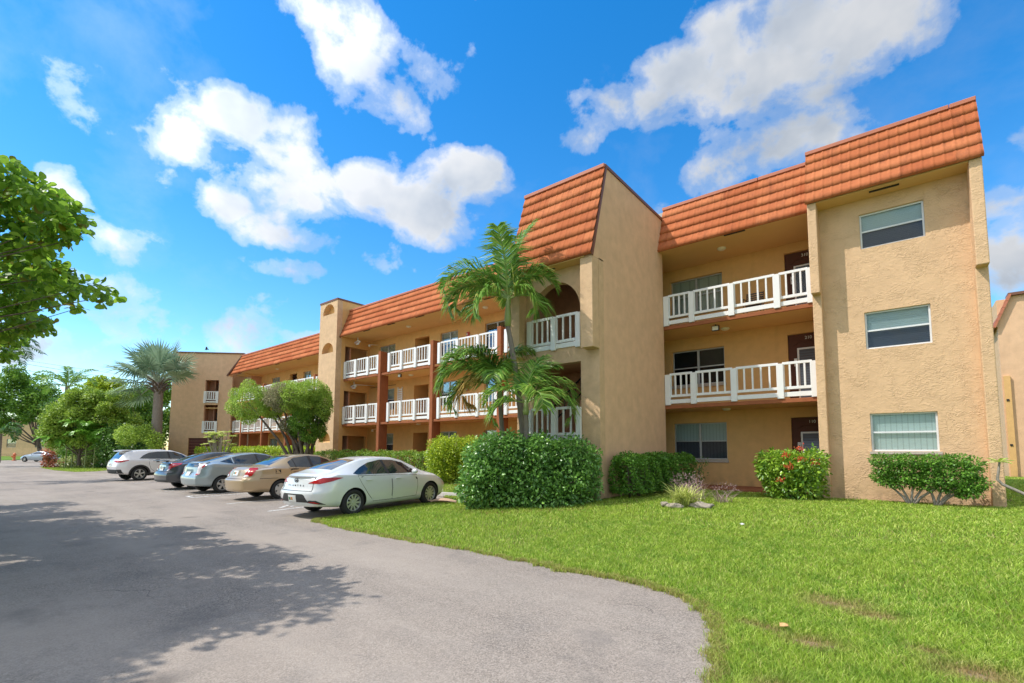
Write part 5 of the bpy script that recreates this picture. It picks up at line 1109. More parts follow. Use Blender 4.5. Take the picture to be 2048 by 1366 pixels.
for sx in (1, -1):
    c.door([(1.6, .3), (1.38, .5), (1.30, .8), (1.28, 1.04), (2.2, 1.0), (2.2, .3)], (1.5, .92), sx); c.door([(2.21, .3), (2.21, 1.0), (3.2, .96), (3.2, .32)], (2.42, .9), sx)
    c.side('window', [(1.30, 1.09), (1.34, 1.24), (1.65, 1.39), (2.14, 1.44), (2.18, 1.035)], 'glass', .0075, sx); c.side('window', [(2.26, 1.03), (2.22, 1.44), (2.6, 1.40), (2.95, 1.27), (3.22, 1.09), (3.24, .99)], 'glass', .0075, sx)
    c.diag('tail_light', [(.08, .76), (.20, .82), (.26, .90), (.56, 1.03), (.52, 1.075), (.18, 1.06), (.12, .95)], 'lens', 45, .010, sx=sx); c.diag('reversing_lens', [(.08, .76), (.20, .815), (.17, .86), (.10, .86)], 'lens_clear', 45, .014, sx=sx)
c.over('rear_window', [(-.52, .72), (.52, .72), (.42, 1.45), (-.42, 1.45)], 'glass', .005); c.over('windshield', [(-.48, 2.75), (.48, 2.75), (.58, 3.35), (-.58, 3.35)], 'glass', .005)
sl = MB().box(-.55, .55, -2.30, -2.08, 1.165, 1.20).box(-.5, -.44, -2.2, -2.1, 1.11, 1.166).box(.44, .5, -2.2, -2.1, 1.11, 1.166); bevel(sl.build('spoiler', pm, c.T, True), .012, 2); c.rear('trim_bar', [(-.32, .95), (.32, .95), (.30, .985), (-.30, .985)], 'chrome', .012); c.plate(.86)
c.rear('bumper_lower', [(-.6, .34), (.6, .34), (.56, .42), (-.56, .42)], 'plastic', .006); c.mirror_pair(3.0, .99, pm); c.wheels(7, 'spoke')
for sx in (1, -1): c.rear('trunk_seam', [(sx*.60, 0.74), (sx*.615, 0.74), (sx*.565, 1.09), (sx*.55, 1.09)][::sx], 'under', .003)
c.rear('trunk_seam', [(-.60, 0.74), (.60, 0.74), (.60, 0.752), (-.60, 0.752)], 'under', .003)
# ---- white crossover
sp = spec(L=4.57, wb=2.65, ya=.94, track=1.60, wr=.355, bulge=.06,
 top=[(0, 1.10), (.10, 1.22), (.28, 1.42), (.42, 1.54), (.8, 1.59), (1.4, 1.62), (2.0, 1.62), (2.5, 1.57), (2.95, 1.42), (3.35, 1.20), (3.6, 1.12), (4.1, 1.05), (4.4, .95), (4.57, .80)],
 belt=[(0, 1.06), (.5, 1.12), (1.2, 1.10), (2.2, 1.07), (3.4, 1.04), (4.1, .98), (4.57, .75)], bot=[(0, .38), (.6, .3), (1.0, .24), (3.6, .24), (4.57, .30)],
 w=[(0, 1.62), (.4, 1.78), (1.0, 1.84), (3.4, 1.83), (4.1, 1.76), (4.57, 1.5)], rail=[(0, 1.3), (.4, 1.22), (1.2, 1.20), (2.2, 1.22), (3.0, 1.30), (3.5, 1.46), (4.57, 1.4)],
 rear=[(.3, .16), (.42, .05), (.6, .02), (.75, .0), (1.0, .06), (1.15, .10)], front=[(.2, .1), (.5, 0), (.8, .04), (1.0, .2)])
pm = paint('white_paint_car', L3(.80, .79, .81), .05, .3)
c = Car('white_crossover', 'white crossover with black wheel arch trim farthest along the row', 'car', sp, pm, place(sp, (279.6, 947.4), 6), R(6), CARG)
for sx in (1, -1):
    c.door([(1.65, .40), (1.42, .60), (1.34, .85), (1.34, 1.10), (2.30, 1.075), (2.32, .40)], (1.6, 1.0), sx); c.door([(2.33, .40), (2.31, 1.075), (3.3, 1.04), (3.32, .7), (3.28, .42)], (2.55, .98), sx)
    c.side('window', [(.92, 1.155), (1.12, 1.32), (1.40, 1.45), (1.80, 1.50), (2.24, 1.50), (2.27, 1.105), (1.35, 1.13)], 'glass', .0075, sx); c.side('window', [(2.36, 1.10), (2.33, 1.50), (2.62, 1.47), (2.95, 1.34), (3.28, 1.13), (3.32, 1.07)], 'glass', .0075, sx); c.side('pillar_trim', [(2.27, 1.105), (2.24, 1.502), (2.33, 1.502), (2.36, 1.10)], 'plastic', .008, sx)
    c.diag('tail_light', [(-.12, 1.01), (.10, .965), (.34, .97), (.62, 1.05), (.60, 1.08), (.30, 1.06), (.0, 1.06)], 'lens', 42, .010, sx=sx)
    c.side('sill_trim', [(1.25, .27), (3.3, .27), (3.3, .40), (1.25, .40)], 'plastic', .008, sx)
    for yc in (sp['ya'], sp['ya']+sp['wb']):
        a = np.linspace(-.25, math.pi+.25, 18); o_ = [(yc+(.485)*math.cos(t), .345+.485*math.sin(t)) for t in a]; i_ = [(yc+(.405)*math.cos(t), .345+.405*math.sin(t)) for t in a[::-1]]; c.side('arch_trim', o_+i_, 'plastic', .010, sx, step=.08)
c.over('rear_window', [(-.48, .14), (.48, .14), (.46, .36), (-.46, .36)], 'glass', .005); c.over('windshield', [(-.54, 2.62), (.54, 2.62), (.62, 3.36), (-.62, 3.36)], 'glass', .005)
bevel(MB().prism([(-2.06, 1.525), (-1.80, 1.55), (-1.60, 1.60), (-1.80, 1.615), (-2.06, 1.56)], 'x', -.56, .56).build('spoiler', pm, c.T, True), .012, 2)
c.rear('bumper_lower', [(-.78, .40), (.78, .40), (.76, .60), (-.76, .60)], 'plastic', .008); c.plate(.86); c.mirror_pair(3.1, 1.08, pm); c.wheels(5, 'y', .68)
# ---- parked coupe far away
sp = spec(L=4.3, wb=2.55, ya=.9, track=1.5, wr=.32, bulge=.05,
 top=[(0, .9), (.3, 1.0), (.8, 1.15), (1.4, 1.33), (1.9, 1.38), (2.3, 1.33), (2.7, 1.15), (3.05, .98), (3.7, .88), (4.1, .75), (4.3, .6)], belt=[(0, .86), (1, .95), (2.2, .9), (3.2, .86), (4.3, .56)], bot=[(0, .3), (1, .2), (4.3, .22)],
 w=[(0, 1.5), (.5, 1.72), (2, 1.76), (3.5, 1.72), (4.3, 1.3)], rail=[(0, 1.2), (1.2, 1.1), (2.2, 1.1), (3, 1.3), (4.3, 1.2)], rear=[(.2, .1), (.5, 0), (.9, .15)], front=[(.2, .1), (.45, 0), (.8, .25)])
pm = paint('pale_blue_grey_paint', L3(.36, .42, .48), .4, .3); q = road(82, 924.0)
c = Car('grey_coupe', 'small pale grey blue car parked far away beyond the island', 'car', sp, pm, (q[0], q[1], float(road_z(q[1]))), R(130))
for sx in (1, -1):
    c.side('window', [(1.0, 1.0), (1.3, 1.2), (1.9, 1.3), (2.3, 1.25), (2.75, 1.0), (2.7, .94)], 'glass', .0075, sx); c.door([(1.5, .3), (1.45, .9), (2.7, .88), (2.75, .3)], (1.7, .8), sx)
    c.diag('tail_light', [(.1, .75), (.4, .78), (.4, .86), (.1, .86)], 'lens', 40, .01, sx=sx); c.diag('headlight', [(.2, .60), (.5, .62), (.5, .68), (.2, .68)], 'lens_clear', 140, .006, sx=sx)
c.over('rear_window', [(-.5, .5), (.5, .5), (.4, 1.2), (-.4, 1.2)], 'glass', .005); c.over('windshield', [(-.45, 2.2), (.45, 2.2), (.58, 2.9), (-.58, 2.9)], 'glass', .005); c.mirror_pair(2.6, .92, pm); c.wheels(5, 'spoke')
# ------------------------------------------------------------------ small things
T = thing('balcony_chair', 'dark metal patio chair behind the third floor balcony railing', 'chair', (-3.5, 16.25, 5.36)); fr = MB(); cx, cy, cz = -3.5, 16.25, 5.36
for a in (-.24, .24):
    fr = MB(); fr.tube([(cx+a, cy-.22, cz), (cx+a, cy-.20, cz+.62), (cx+a, cy+.15, cz+.64), (cx+a, cy+.22, cz+.62)], .013, 6).tube([(cx+a, cy+.24, cz), (cx+a, cy+.18, cz+.42), (cx+a, cy+.26, cz+.90)], .013, 6)
    fr.build('side_frame', MAT['black'], T)
s_ = MB()
for k in range(7): s_.box(cx-.23, cx+.23, cy-.2+k*.06, cy-.16+k*.06, cz+.42, cz+.435)
s_.build('seat', MAT['black'], T); s_ = MB()
for k in range(6): s_.box(cx-.23, cx+.23, cy+.20+k*.012, cy+.212+k*.012, cz+.5+k*.07, cz+.54+k*.07)
s_.build('backrest', MAT['black'], T)
# wheel stop
o = MB().prism([(-.09, 0), (.09, 0), (.06, .13), (-.06, .13)], 'y', -.9, .9).build('wheel_stop', MAT['concrete'], None); q = road(905, 993); o.location = (q[0]-.3, q[1]-.1, q[2]); o.rotation_euler = (0, 0, R(90+6)); bevel(o, .015, 2); tag(o, 'white concrete wheel stop at the nose of the silver white sedan', 'wheel stop')
# fallen palm sheath and litter
V = []; F = []
for i in range(9):
    t = i/8; w = .13*math.sin(math.pi*(.12+.8*t)); V += [(t*.75, -w, .02+.05*math.sin(math.pi*t)), (t*.75, 0, .05+.06*math.sin(math.pi*t)+.02*t), (t*.75, w, .015)]
for i in range(8):
    for j in (0, 1): F.append((3*i+j, 3*i+j+1, 3*i+j+4, 3*i+j+3))
mb = MB(); mb.add(V, F).add([(x, y, z-.012) for x, y, z in V], [f[::-1] for f in F]); mb.tube([(-.5, .05, .06), (0, 0, .04)], .018, 6)
q = on(862, 1007, z=-.26); o = mb.build('fallen_palm_sheath', plain('dry_sheath', L3(.50, .33, .22), .8, vary=.3, sc=14), None); o.location = (q[0], q[1], -.22); o.rotation_euler = (0, 0, R(25)); tag(o, 'dry tan palm sheath fallen on the grass by the front wheel', 'palm sheath')
def scrap(name, label, cat, u, v, s, col, rz):
    q = on(u, v, z=-.2 if v > 1100 else -.02); q[2] = lawn_z(q[:2])[0]+.06; m = MB(); n = 8; vs = [(s*math.cos(2*math.pi*k/n)*(1 if k % 2 else .8), s*.55*math.sin(2*math.pi*k/n), .012*math.sin(k*2.1)) for k in range(n)]; m.add(vs+[(0, 0, .02)]+[(x, y, z-.006) for x, y, z in vs], [(k, (k+1) % n, 8) for k in range(n)]+[tuple(range(16, 8, -1))]+[(k, 9+k, 9+(k+1) % n, (k+1) % n) for k in range(n)])
    o = m.build(name, plain(name+'_surface', col, .7, vary=.25, sc=30), None); o.location = tuple(q); o.rotation_euler = (.1, .15, rz); tag(o, label, cat)
# hydrant across the road
q = road(28, 921.5); T = thing('fire_hydrant', 'small orange hydrant on the far verge at left', 'hydrant', tuple(q)); od = plain('hydrant_orange', L3(.62, .16, .05), .5)
MB().lathe([(.001, 0), (.24, 0), (.24, .06), (.15, .08), (.14, .75), (.19, .78), (.19, .85), (.16, .9), (.10, 1.02), (.04, 1.06), (.001, 1.08)], 18, tuple(q)).build('barrel', od, T, smooth=True); MB().tube([(q[0]-.28, q[1], q[2]+.6), (q[0]+.28, q[1], q[2]+.6)], .08, 12).tube([(q[0], q[1]-.3, q[2]+.55), (q[0], q[1], q[2]+.55)], .10, 12).build('nozzle', od, T)
# bird and power line
q = at(413, 36, 697); T = thing('bird', 'small dark bird in the sky above the angled block', 'bird', tuple(q)); bm = bmesh.new(); bmesh.ops.create_uvsphere(bm, u_segments=12, v_segments=8, radius=1)
for v in bm.verts: v.co = Vector((q[0]+v.co.x*.07, q[1]+v.co.y*.07, q[2]+v.co.z*.12+(.02 if v.co.z > .5 else 0)))
me = bpy.data.meshes.new('body'); bm.to_mesh(me); bm.free(); link('body', me, MAT['black'], T)
MB().add([(q[0], q[1], q[2]+.05), (q[0]+.10, q[1]+.08, q[2]-.02), (q[0]+.16, q[1]+.13, q[2]-.12), (q[0]+.05, q[1]+.04, q[2]-.08), (q[0]-.07, q[1]-.05, q[2]-.02), (q[0]-.10, q[1]-.08, q[2]-.14), (q[0]-.02, q[1]-.02, q[2]-.08)], [(0, 1, 2, 3), (0, 4, 5, 6)]).build('wing', MAT['black'], T, fix=False)
T = thing('utility_pole', 'distant wooden utility pole carrying three wires above the trees', 'utility pole', tuple(at(135, 70, 905)[:2])+(0,)); tp = at(135, 70, 742)
MB().tube([(tp[0], tp[1], 0), tuple(tp)], [.16, .11], 8).build('pole', BK['brown'], T); wd = np.array([rt[0], rt[1], 0])
for k, (va, vb) in enumerate(((706, 772), (712, 784), (724, 800))):
    a, b = at(-40, 70, va), at(420, 70, vb); ts = np.linspace(-.2, 1.3, 14); MB().tube([a+(b-a)*t-np.array([0, 0, .7*t*(1-t)]) for t in ts], .022, 5).build('wire', MAT['black'], T)

# ------------------------------------------------------------------ ground
def poly_sheet(name, pts, z, mat, label=None, kind='structure'):
    tr = mgeo.tessellate_polygon([[Vector((a, b, 0)) for a, b in pts]]); mb = MB(); mb.add([(a, b, z) for a, b in pts], [tuple(t) for t in tr]); me = mb.mesh(name, False)
    bm = bmesh.new(); bm.from_mesh(me)
    for f in bm.faces:
        if f.normal.z < 0: f.normal_flip()
    bm.to_mesh(me); bm.free(); o = link(name, me, mat); o['kind'] = kind; return o
def curve(pts, n=10):
    P = [np.array(p, float) for p in pts]; out = []
    for i in range(len(P)-1):
        p0, p1, p2, p3 = P[max(i-1, 0)], P[i], P[i+1], P[min(i+2, len(P)-1)]
        for k in range(n):
            t = k/n; out.append(.5*((2*p1)+(p2-p0)*t+(2*p0-5*p1+4*p2-p3)*t*t+(3*p1-p0-3*p2+p3)*t**3))
    out.append(P[-1]); return out
EP = [(640, 1045), (700, 1060), (780, 1075), (850, 1087), (960, 1105), (1060, 1126), (1120, 1140), (1185, 1150), (1255, 1164), (1330, 1182), (1385, 1208), (1422, 1250), (1433, 1300), (1424, 1366)]
EP = [tuple(road(u, v)[:2]) for u, v in EP][::-1]
E0 = EP[0]
edge = curve([(E0[0]+.55, -9), (E0[0]+.45, -3), (E0[0]+.30, 0), (E0[0]+.16, E0[1]-1.3)]+EP+[tuple(road(632, 1042)[:2]), tuple(road(640, 1039)[:2]), tuple(road(690, 1032)[:2]), tuple(road(760, 1019)[:2]), tuple(road(850, 1008)[:2]), tuple(road(880, 1001)[:2]), tuple(road(900, 996)[:2])], 10)
er = np.random.default_rng(3); nz = smooth(er.normal(size=len(edge)), 1)*.035
E2 = []
for i, p in enumerate(edge):
    d = edge[min(i+1, len(edge)-1)]-edge[max(i-1, 0)]; d /= np.linalg.norm(d)+1e-9; E2.append(p+np.array([-d[1], d[0]])*nz[i])
ex, ey = E2[-1]
isl = [tuple(road(u, v)[:2]) for u, v in ((250, 937), (225, 940), (190, 943), (150, 944), (110, 941), (88, 937), (78, 934))]
lawn = [tuple(p) for p in E2]+[(ex-1, ey+.35), (-20, ey+.4), (-34, ey+.4)]+isl+[(isl[-1][0]-.6, isl[-1][1]+1.5), (-57, 20), (-57, 60), (60, 60), (60, -9)]
EDG = np.array(E2)[::2]
def lawn_z(P):
    P = np.atleast_2d(np.asarray(P, float)); rz = road_z(P[:, 1]); d = np.full(len(P), 1e9)
    for k in range(0, len(P), 40000):
        q = P[k:k+40000]; d[k:k+40000] = np.sqrt(((q[:, None, :]-EDG[None])**2).sum(2).min(1))
    d = np.where(P[:, 0] < ex, np.minimum(d+0*d, np.maximum(P[:, 1]-ey-.4, 0)+0), d); D = np.where(P[:, 0] < ex, 3.6, 7.0)
    t_ = np.clip(d/D, 0, 1); t_ = t_*t_*(3-2*t_); t_ = np.where(P[:, 0] < -46, t_*.25, t_); return rz+.006+(0-rz)*t_
def draped(name, poly, mat, off, step, kind='structure'):
    P = np.array(poly); pts = [tuple(p) for p in poly]; nb = len(pts)
    xs = [P[:, 0].min(), P[:, 0].max()]; ys = [P[:, 1].min(), P[:, 1].max()]; G = []
    for sx0, sx1, sy0, sy1, st in step:
        gx, gy = np.meshgrid(np.arange(max(xs[0], sx0), min(xs[1], sx1), st), np.arange(max(ys[0], sy0), min(ys[1], sy1), st)); G.append(np.stack([gx.ravel(), gy.ravel()], 1))
    G = np.concatenate(G); G = G[inpoly(G, poly)]; pts += [tuple(p) for p in G]
    r = mgeo.delaunay_2d_cdt([Vector(p) for p in pts], [(i, (i+1) % nb) for i in range(nb)], [list(range(nb))], 1, 1e-5); V2 = np.array([tuple(p) for p in r[0]]); zz = lawn_z(V2)+off
    mb = MB(); mb.add([(a, b, c) for (a, b), c in zip(V2, zz)], [tuple(f) for f in r[2]]); me = mb.mesh(name, False); o = link(name, me, mat, None, False, True); o['kind'] = kind; return o
def inpoly(P, poly):
    x, y = P[:, 0], P[:, 1]; c = np.zeros(len(P), bool); j = len(poly)-1
    for i in range(len(poly)):
        xi, yi = poly[i]; xj, yj = poly[j]
        if yi != yj: c ^= ((yi > y) != (yj > y)) & (x < (xj-xi)*(y-yi)/(yj-yi)+xi)
        j = i
    return c
def asphalt():
    t = NT('asphalt'); p = t.pos()
    v = t.n('ShaderNodeTexVoronoi'); v.inputs['Scale'].default_value = 95; t.l(p, v.inputs['Vector'])
    bw = t.n('ShaderNodeRGBToBW'); t.l(v.outputs['Color'], bw.inputs[0]); sp = bw.outputs[0]
    big = t.noise(p, .35, 5, .65); med = t.noise(p, 2.3, 4, .6); fine = t.noise(p, 60, 3, .7)
    c = t.mix(sp, L3(.09, .075, .062), L3(.44, .375, .32))
    c = t.mix(t.math('MULTIPLY', t.ramp(fine, [(.60, L3(0, 0, 0)), (.72, L3(1, 1, 1))]), .7), c, L3(.58, .52, .45))
    c = t.mix(t.ramp(big, [(.38, L3(0, 0, 0)), (.66, L3(.75, .75, .75))]), c, L3(.37, .31, .26))
    c = t.mix(t.math('MULTIPLY', t.ramp(med, [(.45, L3(0, 0, 0)), (.8, L3(1, 1, 1))]), .35), c, L3(.22, .195, .175))
    mpt = t.n('ShaderNodeMapping'); t.l(p, mpt.inputs[0]); mpt.inputs['Scale'].default_value = (.12, .9, 1)
    c = t.mix(t.math('MULTIPLY', t.ramp(t.noise(mpt.outputs[0], 1.0, 5, .6), [(.42, L3(0, 0, 0)), (.7, L3(1, 1, 1))]), .45), c, L3(.46, .395, .335))
    c = t.mix(t.math('MULTIPLY', t.ramp(t.noise(p, .9, 6, .7), [(.56, L3(0, 0, 0)), (.72, L3(1, 1, 1))]), .45), c, L3(.13, .12, .115))
    oil = t.n('ShaderNodeTexVoronoi'); oil.inputs['Scale'].default_value = .55; t.l(p, oil.inputs['Vector']); od_ = t.math('ADD', oil.outputs['Distance'], t.math('MULTIPLY', t.noise(p, 6, 4, .6), .18))
    c = t.mix(t.math('MULTIPLY', t.ramp(od_, [(.12, L3(1, 1, 1)), (.24, L3(0, 0, 0))]), .55), c, L3(.075, .068, .065))
    # cracks
    ds = t.n('ShaderNodeVectorMath', operation='ADD'); ns = t.n('ShaderNodeTexNoise'); ns.inputs['Scale'].default_value = 1.3; ns.inputs['Detail'].default_value = 6; t.l(p, ns.inputs['Vector']); t.l(p, ds.inputs[0]); t.l(ns.outputs['Color'], ds.inputs[1])
    ck = t.n('ShaderNodeTexVoronoi', feature='DISTANCE_TO_EDGE'); ck.inputs['Scale'].default_value = .28; t.l(ds.outputs[0], ck.inputs['Vector'])
    cr = t.math('MULTIPLY', t.ramp(ck.outputs['Distance'], [(.0012, L3(1, 1, 1)), (.0035, L3(0, 0, 0))]), t.ramp(t.noise(p, .5, 2), [(.56, L3(0, 0, 0)), (.64, L3(1, 1, 1))]))
    c = t.mix(t.math('MULTIPLY', cr, .55), c, L3(.03, .03, .03))
    h = t.math('ADD', sp, t.math('MULTIPLY', fine, .6)); t.bsdf(c, .88, 0, .3, h, .75, .012); return t.m
MAT['asphalt'] = asphalt()
def soil():
    t = NT('lawn_soil'); p = t.pos(); n = t.noise(p, 1.2, 5, .65); f = t.noise(p, 45, 4, .7)
    c = t.mix(t.ramp(n, [(.35, L3(0, 0, 0)), (.65, L3(1, 1, 1))]), L3(.14, .19, .035), L3(.22, .29, .05)); c = t.mix(t.ramp(f, [(.4, L3(0, 0, 0)), (.7, L3(1, 1, 1))]), c, L3(.17, .14, .06)); t.bsdf(c, .95, 0, .1, f, .9, .03); return t.m
MAT['soil'] = soil()
def far_grass():
    t = NT('far_ground'); p = t.pos(); c = t.mix(t.noise(p, .4, 5, .7), L3(.08, .15, .02), L3(.17, .26, .04)); t.bsdf(c, .95, 0, .1, t.noise(p, 20, 3), .6, .03); return t.m
poly_sheet('ground', [(-900, -900), (900, -900), (900, 900), (-900, 900)], -.95, far_grass())
RX0 = -98; rd = MB(); ys_ = [-40, 16.6, 120]
rd.add([(RX0, -40, float(road_z(-40))), (45, -40, float(road_z(-40))), (45, 16.6, -.16), (RX0, 16.6, -.16), (-50, 16.6, -.16), (-50, 120, -.16), (RX0, 120, -.16)], [(0, 1, 2, 4, 3), (3, 4, 5, 6)])
o = rd.build('road', MAT['asphalt'], None, fix=False); o['kind'] = 'structure'
vg = MB().add([(-420, -120, -.30), (RX0, -120, -.30), (RX0, 200, -.30), (-420, 200, -.30)], [(0, 1, 2, 3)]); o = vg.build('verge', far_grass(), None, fix=False); o['kind'] = 'structure'
draped('lawn', lawn, MAT['soil'], 0, [(-12, 8, 0, 16, .35), (-60, -12, 5, 30, 1.0), (8, 60, -9, 60, 4), (-57, 8, 16, 60, 4)])
t = NT('worn_white_line'); wn = t.noise(t.pos(), 16, 5, .75); c_ = t.mix(t.ramp(wn, [(.40, L3(0, 0, 0)), (.52, L3(1, 1, 1))]), L3(.24, .23, .22), L3(.68, .67, .64)); t.bsdf(c_, .8, 0, .2); MAT['line'] = t.m
mk = MB()
def stripe(x0, y0, x1, y1, w):
    a, b = np.array([x0, y0]), np.array([x1, y1]); d = (b-a)/np.linalg.norm(b-a); s = np.array([-d[1], d[0]])*w/2; mk.add([(*q, float(road_z(q[1]))+.005) for q in (a-s, b-s, b+s, a+s)], [(0, 1, 2, 3)])
def rl(u0, v0, u1, v1, w=.10, y1=10.3):
    a, b = road(u0, v0)[:2], road(u1, v1)[:2]; d = (b-a)/np.linalg.norm(b-a); e = a+d*(y1-a[1])/d[1]; stripe(a[0], a[1], e[0], e[1], w); return a
rl(534, 1023, 618, 1013); rl(453, 1008, 567, 997.5); a = rl(386, 995.3, 505, 986); b = rl(374, 992.6, 495, 982.5); stripe(a[0], a[1], b[0], b[1], .10); rl(328, 983, 395, 977); rl(318, 980.5, 385, 975)
for k in range(4): a = road(560+22*k, 1016-2.2*k)[:2]; stripe(a[0], a[1], a[0]-.5, a[1]+.5, .09)
for u, v in ((262, 967), (200, 955)): a = road(u, v)[:2]; stripe(a[0], a[1], a[0]-.3, 10.2, .1)
o = mk.build('parking_marking', MAT['line'], None, fix=False); o['kind'] = 'structure'
# mulch bed under the big shrub
t = NT('mulch'); n = t.noise(t.pos(), 40, 5, .75); t.bsdf(t.mix(n, L3(.06, .03, .018), L3(.30, .15, .08)), .95, 0, .1, n, 1, .04)
mu = [(-7.25+dR[0]*1.95*math.cos(a)+dF[0]*1.15*math.sin(a)+.08*math.sin(5*a), 9.5+dR[1]*1.95*math.cos(a)+dF[1]*1.15*math.sin(a)) for a in np.linspace(0, 2*math.pi, 30)[:-1]]
draped('mulch_bed', mu, t.m, .006, [(-12, 0, 0, 16, .3)])
# ---- grass blades (denser and finer near the road edge where one looks down on them)
solid = [(-1.77, 1.63, 14.9, 40), (-25.3, -1.7, 15.5, 40), (-8.85, -6.08, 11.08, 40), (-27.3, -25.2, 14.9, 40), (-50, -27, 17.3, 40)]
dry = [(on(u, v, z=-.25)[:2], r_) for u, v, r_ in ((1672, 1198, .17), (1745, 1222, .12), (1540, 1235, .07), (1625, 1262, .12), (1960, 1335, .16), (1570, 1350, .12), (1860, 1290, .07), (1500, 1225, .07), (1640, 1185, .08))]
def dryness(P):
    w = np.zeros(len(P)); 
    for c, r_ in dry: d = (P-c)/np.array([r_*1.7, r_*1.1]); w = np.maximum(w, np.exp(-(d**2).sum(1)*1.2)*.97*(.78+.22*np.sin(P[:, 0]*19+np.sin(P[:, 1]*23))*np.sin(P[:, 1]*27)))
    ed = np.array(E2)[::2]; dm = np.full(len(P), 9.)
    near = (P[:, 0] > -13) & (P[:, 1] < 12)
    if near.any():
        q = P[near]; m_ = np.full(len(q), 9.)
        for e in ed: m_ = np.minimum(m_, ((q-e)**2).sum(1))
        dm[near] = np.sqrt(m_)
    return w, dm
for hp in ([(-6.05, 11.3), (-4.85, 11.4), (-4.75, 14.2), (-4.5, 16.2), (-5.9, 16.2)], [(-3.1, 13.35), (-1.6, 13.3), (-1.55, 14.6), (-1.8, 14.95), (-3.1, 15.2)], [(-.75, 14.0), (1.4, 13.95), (1.55, 14.6), (1.4, 15.2), (-.8, 15.2)], [(-25, 13.3), (-14.6, 13.3), (-13.2, 13.0), (-13.1, 15.2), (-25, 15.2)]):
    draped('planting_bed', [tuple(np.array(p)+rng.normal(size=2)*.05) for q0, q1 in zip(hp, hp[1:]+hp[:1]) for p in (np.array(q0)+(np.array(q1)-np.array(q0))*f_ for f_ in np.linspace(0, 1, 6)[:-1])], t.m, .005, [(-26, 3, 10, 17, .5)])
t = NT('bare_soil'); n_ = t.noise(t.pos(), 38, 5, .75); t.bsdf(t.mix(n_, L3(.20, .14, .075), L3(.52, .40, .24)), .95, 0, .1, n_, 1, .03); bs_ = t.m
for c_, r_ in dry[:2]+dry[3:6]:
    ph = random.random()*6; draped('bare_soil', [tuple(c_+r_*np.array([1.5, .8])*(.62+.22*math.sin(3*a_+ph)+.14*math.sin(5*a_-ph))*np.array([math.cos(a_), math.sin(a_)])) for a_ in np.linspace(0, 2*math.pi, 26)[:-1]], bs_, .004, [(-3, 4, 0, 9, .12)])
Pn = []
def scatter(x0, x1, y0, y1, dens):
    n = int((x1-x0)*(y1-y0)*dens); P = np.stack([rng.uniform(x0, x1, n), rng.uniform(y0, y1, n)], 1); P = P[inpoly(P, lawn)]
    for a, b, c, d in solid: P = P[~((P[:, 0] > a) & (P[:, 0] < b) & (P[:, 1] > c) & (P[:, 1] < d))]
    return P
for x0, x1, y0, y1, dens in ((-12.5, 7, 1.0, 16.8, 1400), (-4.8, 5, 1.0, 9, 3000), (-1.8, 2.8, 1.3, 5.8, 5200), (2, 9, 12, 36, 500), (-30, -12.5, 10.5, 15.5, 350), (-58, -30, 6, 16.5, 150)): Pn.append(scatter(x0, x1, y0, y1, dens))
fr = np.array(E2); seg = fr[(fr[:, 1] > 1)]; ii = rng.integers(0, len(seg)-1, 16000); tt = rng.random(16000)[:, None]; fp = seg[ii]*(1-tt)+seg[ii+1]*tt; dd = unit(seg[ii+1]-seg[ii]); fp = fp+np.stack([-dd[:, 1], dd[:, 0]], 1)*(rng.normal(size=(16000, 1))*.035+.012*np.sin(ii*.9)[:, None]); Pn.append(fp)
P = np.concatenate(Pn); dist = np.hypot(P[:, 0], P[:, 1]); th = np.degrees(np.arctan2(P[:, 0], P[:, 1])); keep = (th > -100) & (th < 32); P, dist = P[keep], dist[keep]
w, dm = dryness(P); keep = rng.random(len(P)) > w*.85; P, dist, w, dm = P[keep], dist[keep], w[keep], dm[keep]; n = len(P)
lean = np.stack([rng.normal(size=n), rng.normal(size=n)], 1); patchy = .5+.5*np.sin(P[:, 0]*2.3+np.sin(P[:, 1]*1.7))*np.sin(P[:, 1]*2.9+np.cos(P[:, 0]*1.3))
H = (.034+.036*rng.random(n)+.018*patchy)*np.where(dm < .12, .75, 1)*(1-.45*w); Wb = np.clip(.0016*dist/2.6, .0020, .012)*(.7+.6*rng.random(n)); a = rng.random(n)*2*math.pi; sd = np.stack([np.cos(a), np.sin(a), 0*a], 1)*Wb[:, None]; b0 = np.concatenate([P, lawn_z(P)[:, None]-.003], 1)
ld = np.concatenate([lean, np.zeros((n, 1))], 1)*(H*.55)[:, None]; zz = np.zeros((n, 3)); zz[:, 2] = H
V = np.stack([b0-sd, b0+sd, b0+ld*.35+zz*.6+sd*.8, b0+ld*.35+zz*.6-sd*.8, b0+ld+zz*(.9+.1*rng.random(n))[:, None]], 1).reshape(-1, 3)
cnt = np.tile([4, 3], n); idx = (np.array([0, 1, 2, 3, 3, 2, 4])[None, :]+(np.arange(n)*5)[:, None]).ravel()
tint = np.clip(w*1.5+np.where(dm < .09, .9*rng.random(n), 0)+(rng.random(n) < .06)*.7, 0, 1)
tint = np.repeat(tint, 5)
t = NT('grass_blade'); g = t.n('ShaderNodeNewGeometry'); c = t.ramp(g.outputs['Random Per Island'], [(0, L3(.12, .25, .022)), (.35, L3(.30, .48, .045)), (.7, L3(.48, .64, .08)), (1, L3(.80, .82, .26))])
c = t.mix(t.math('MULTIPLY', t.ramp(t.noise(g.outputs['Position'], .9, 4, .6), [(.35, L3(0, 0, 0)), (.65, L3(1, 1, 1))]), .45), c, L3(.40, .52, .06)); c = t.mix(t.math('MULTIPLY', t.ramp(t.noise(g.outputs['Position'], 3.2, 4, .65), [(.48, L3(0, 0, 0)), (.68, L3(1, 1, 1))]), .55), c, L3(.13, .29, .025)); at_ = t.n('ShaderNodeAttribute'); at_.attribute_name = 'tint'; c = t.mix(at_.outputs['Fac'], c, L3(.44, .33, .14))
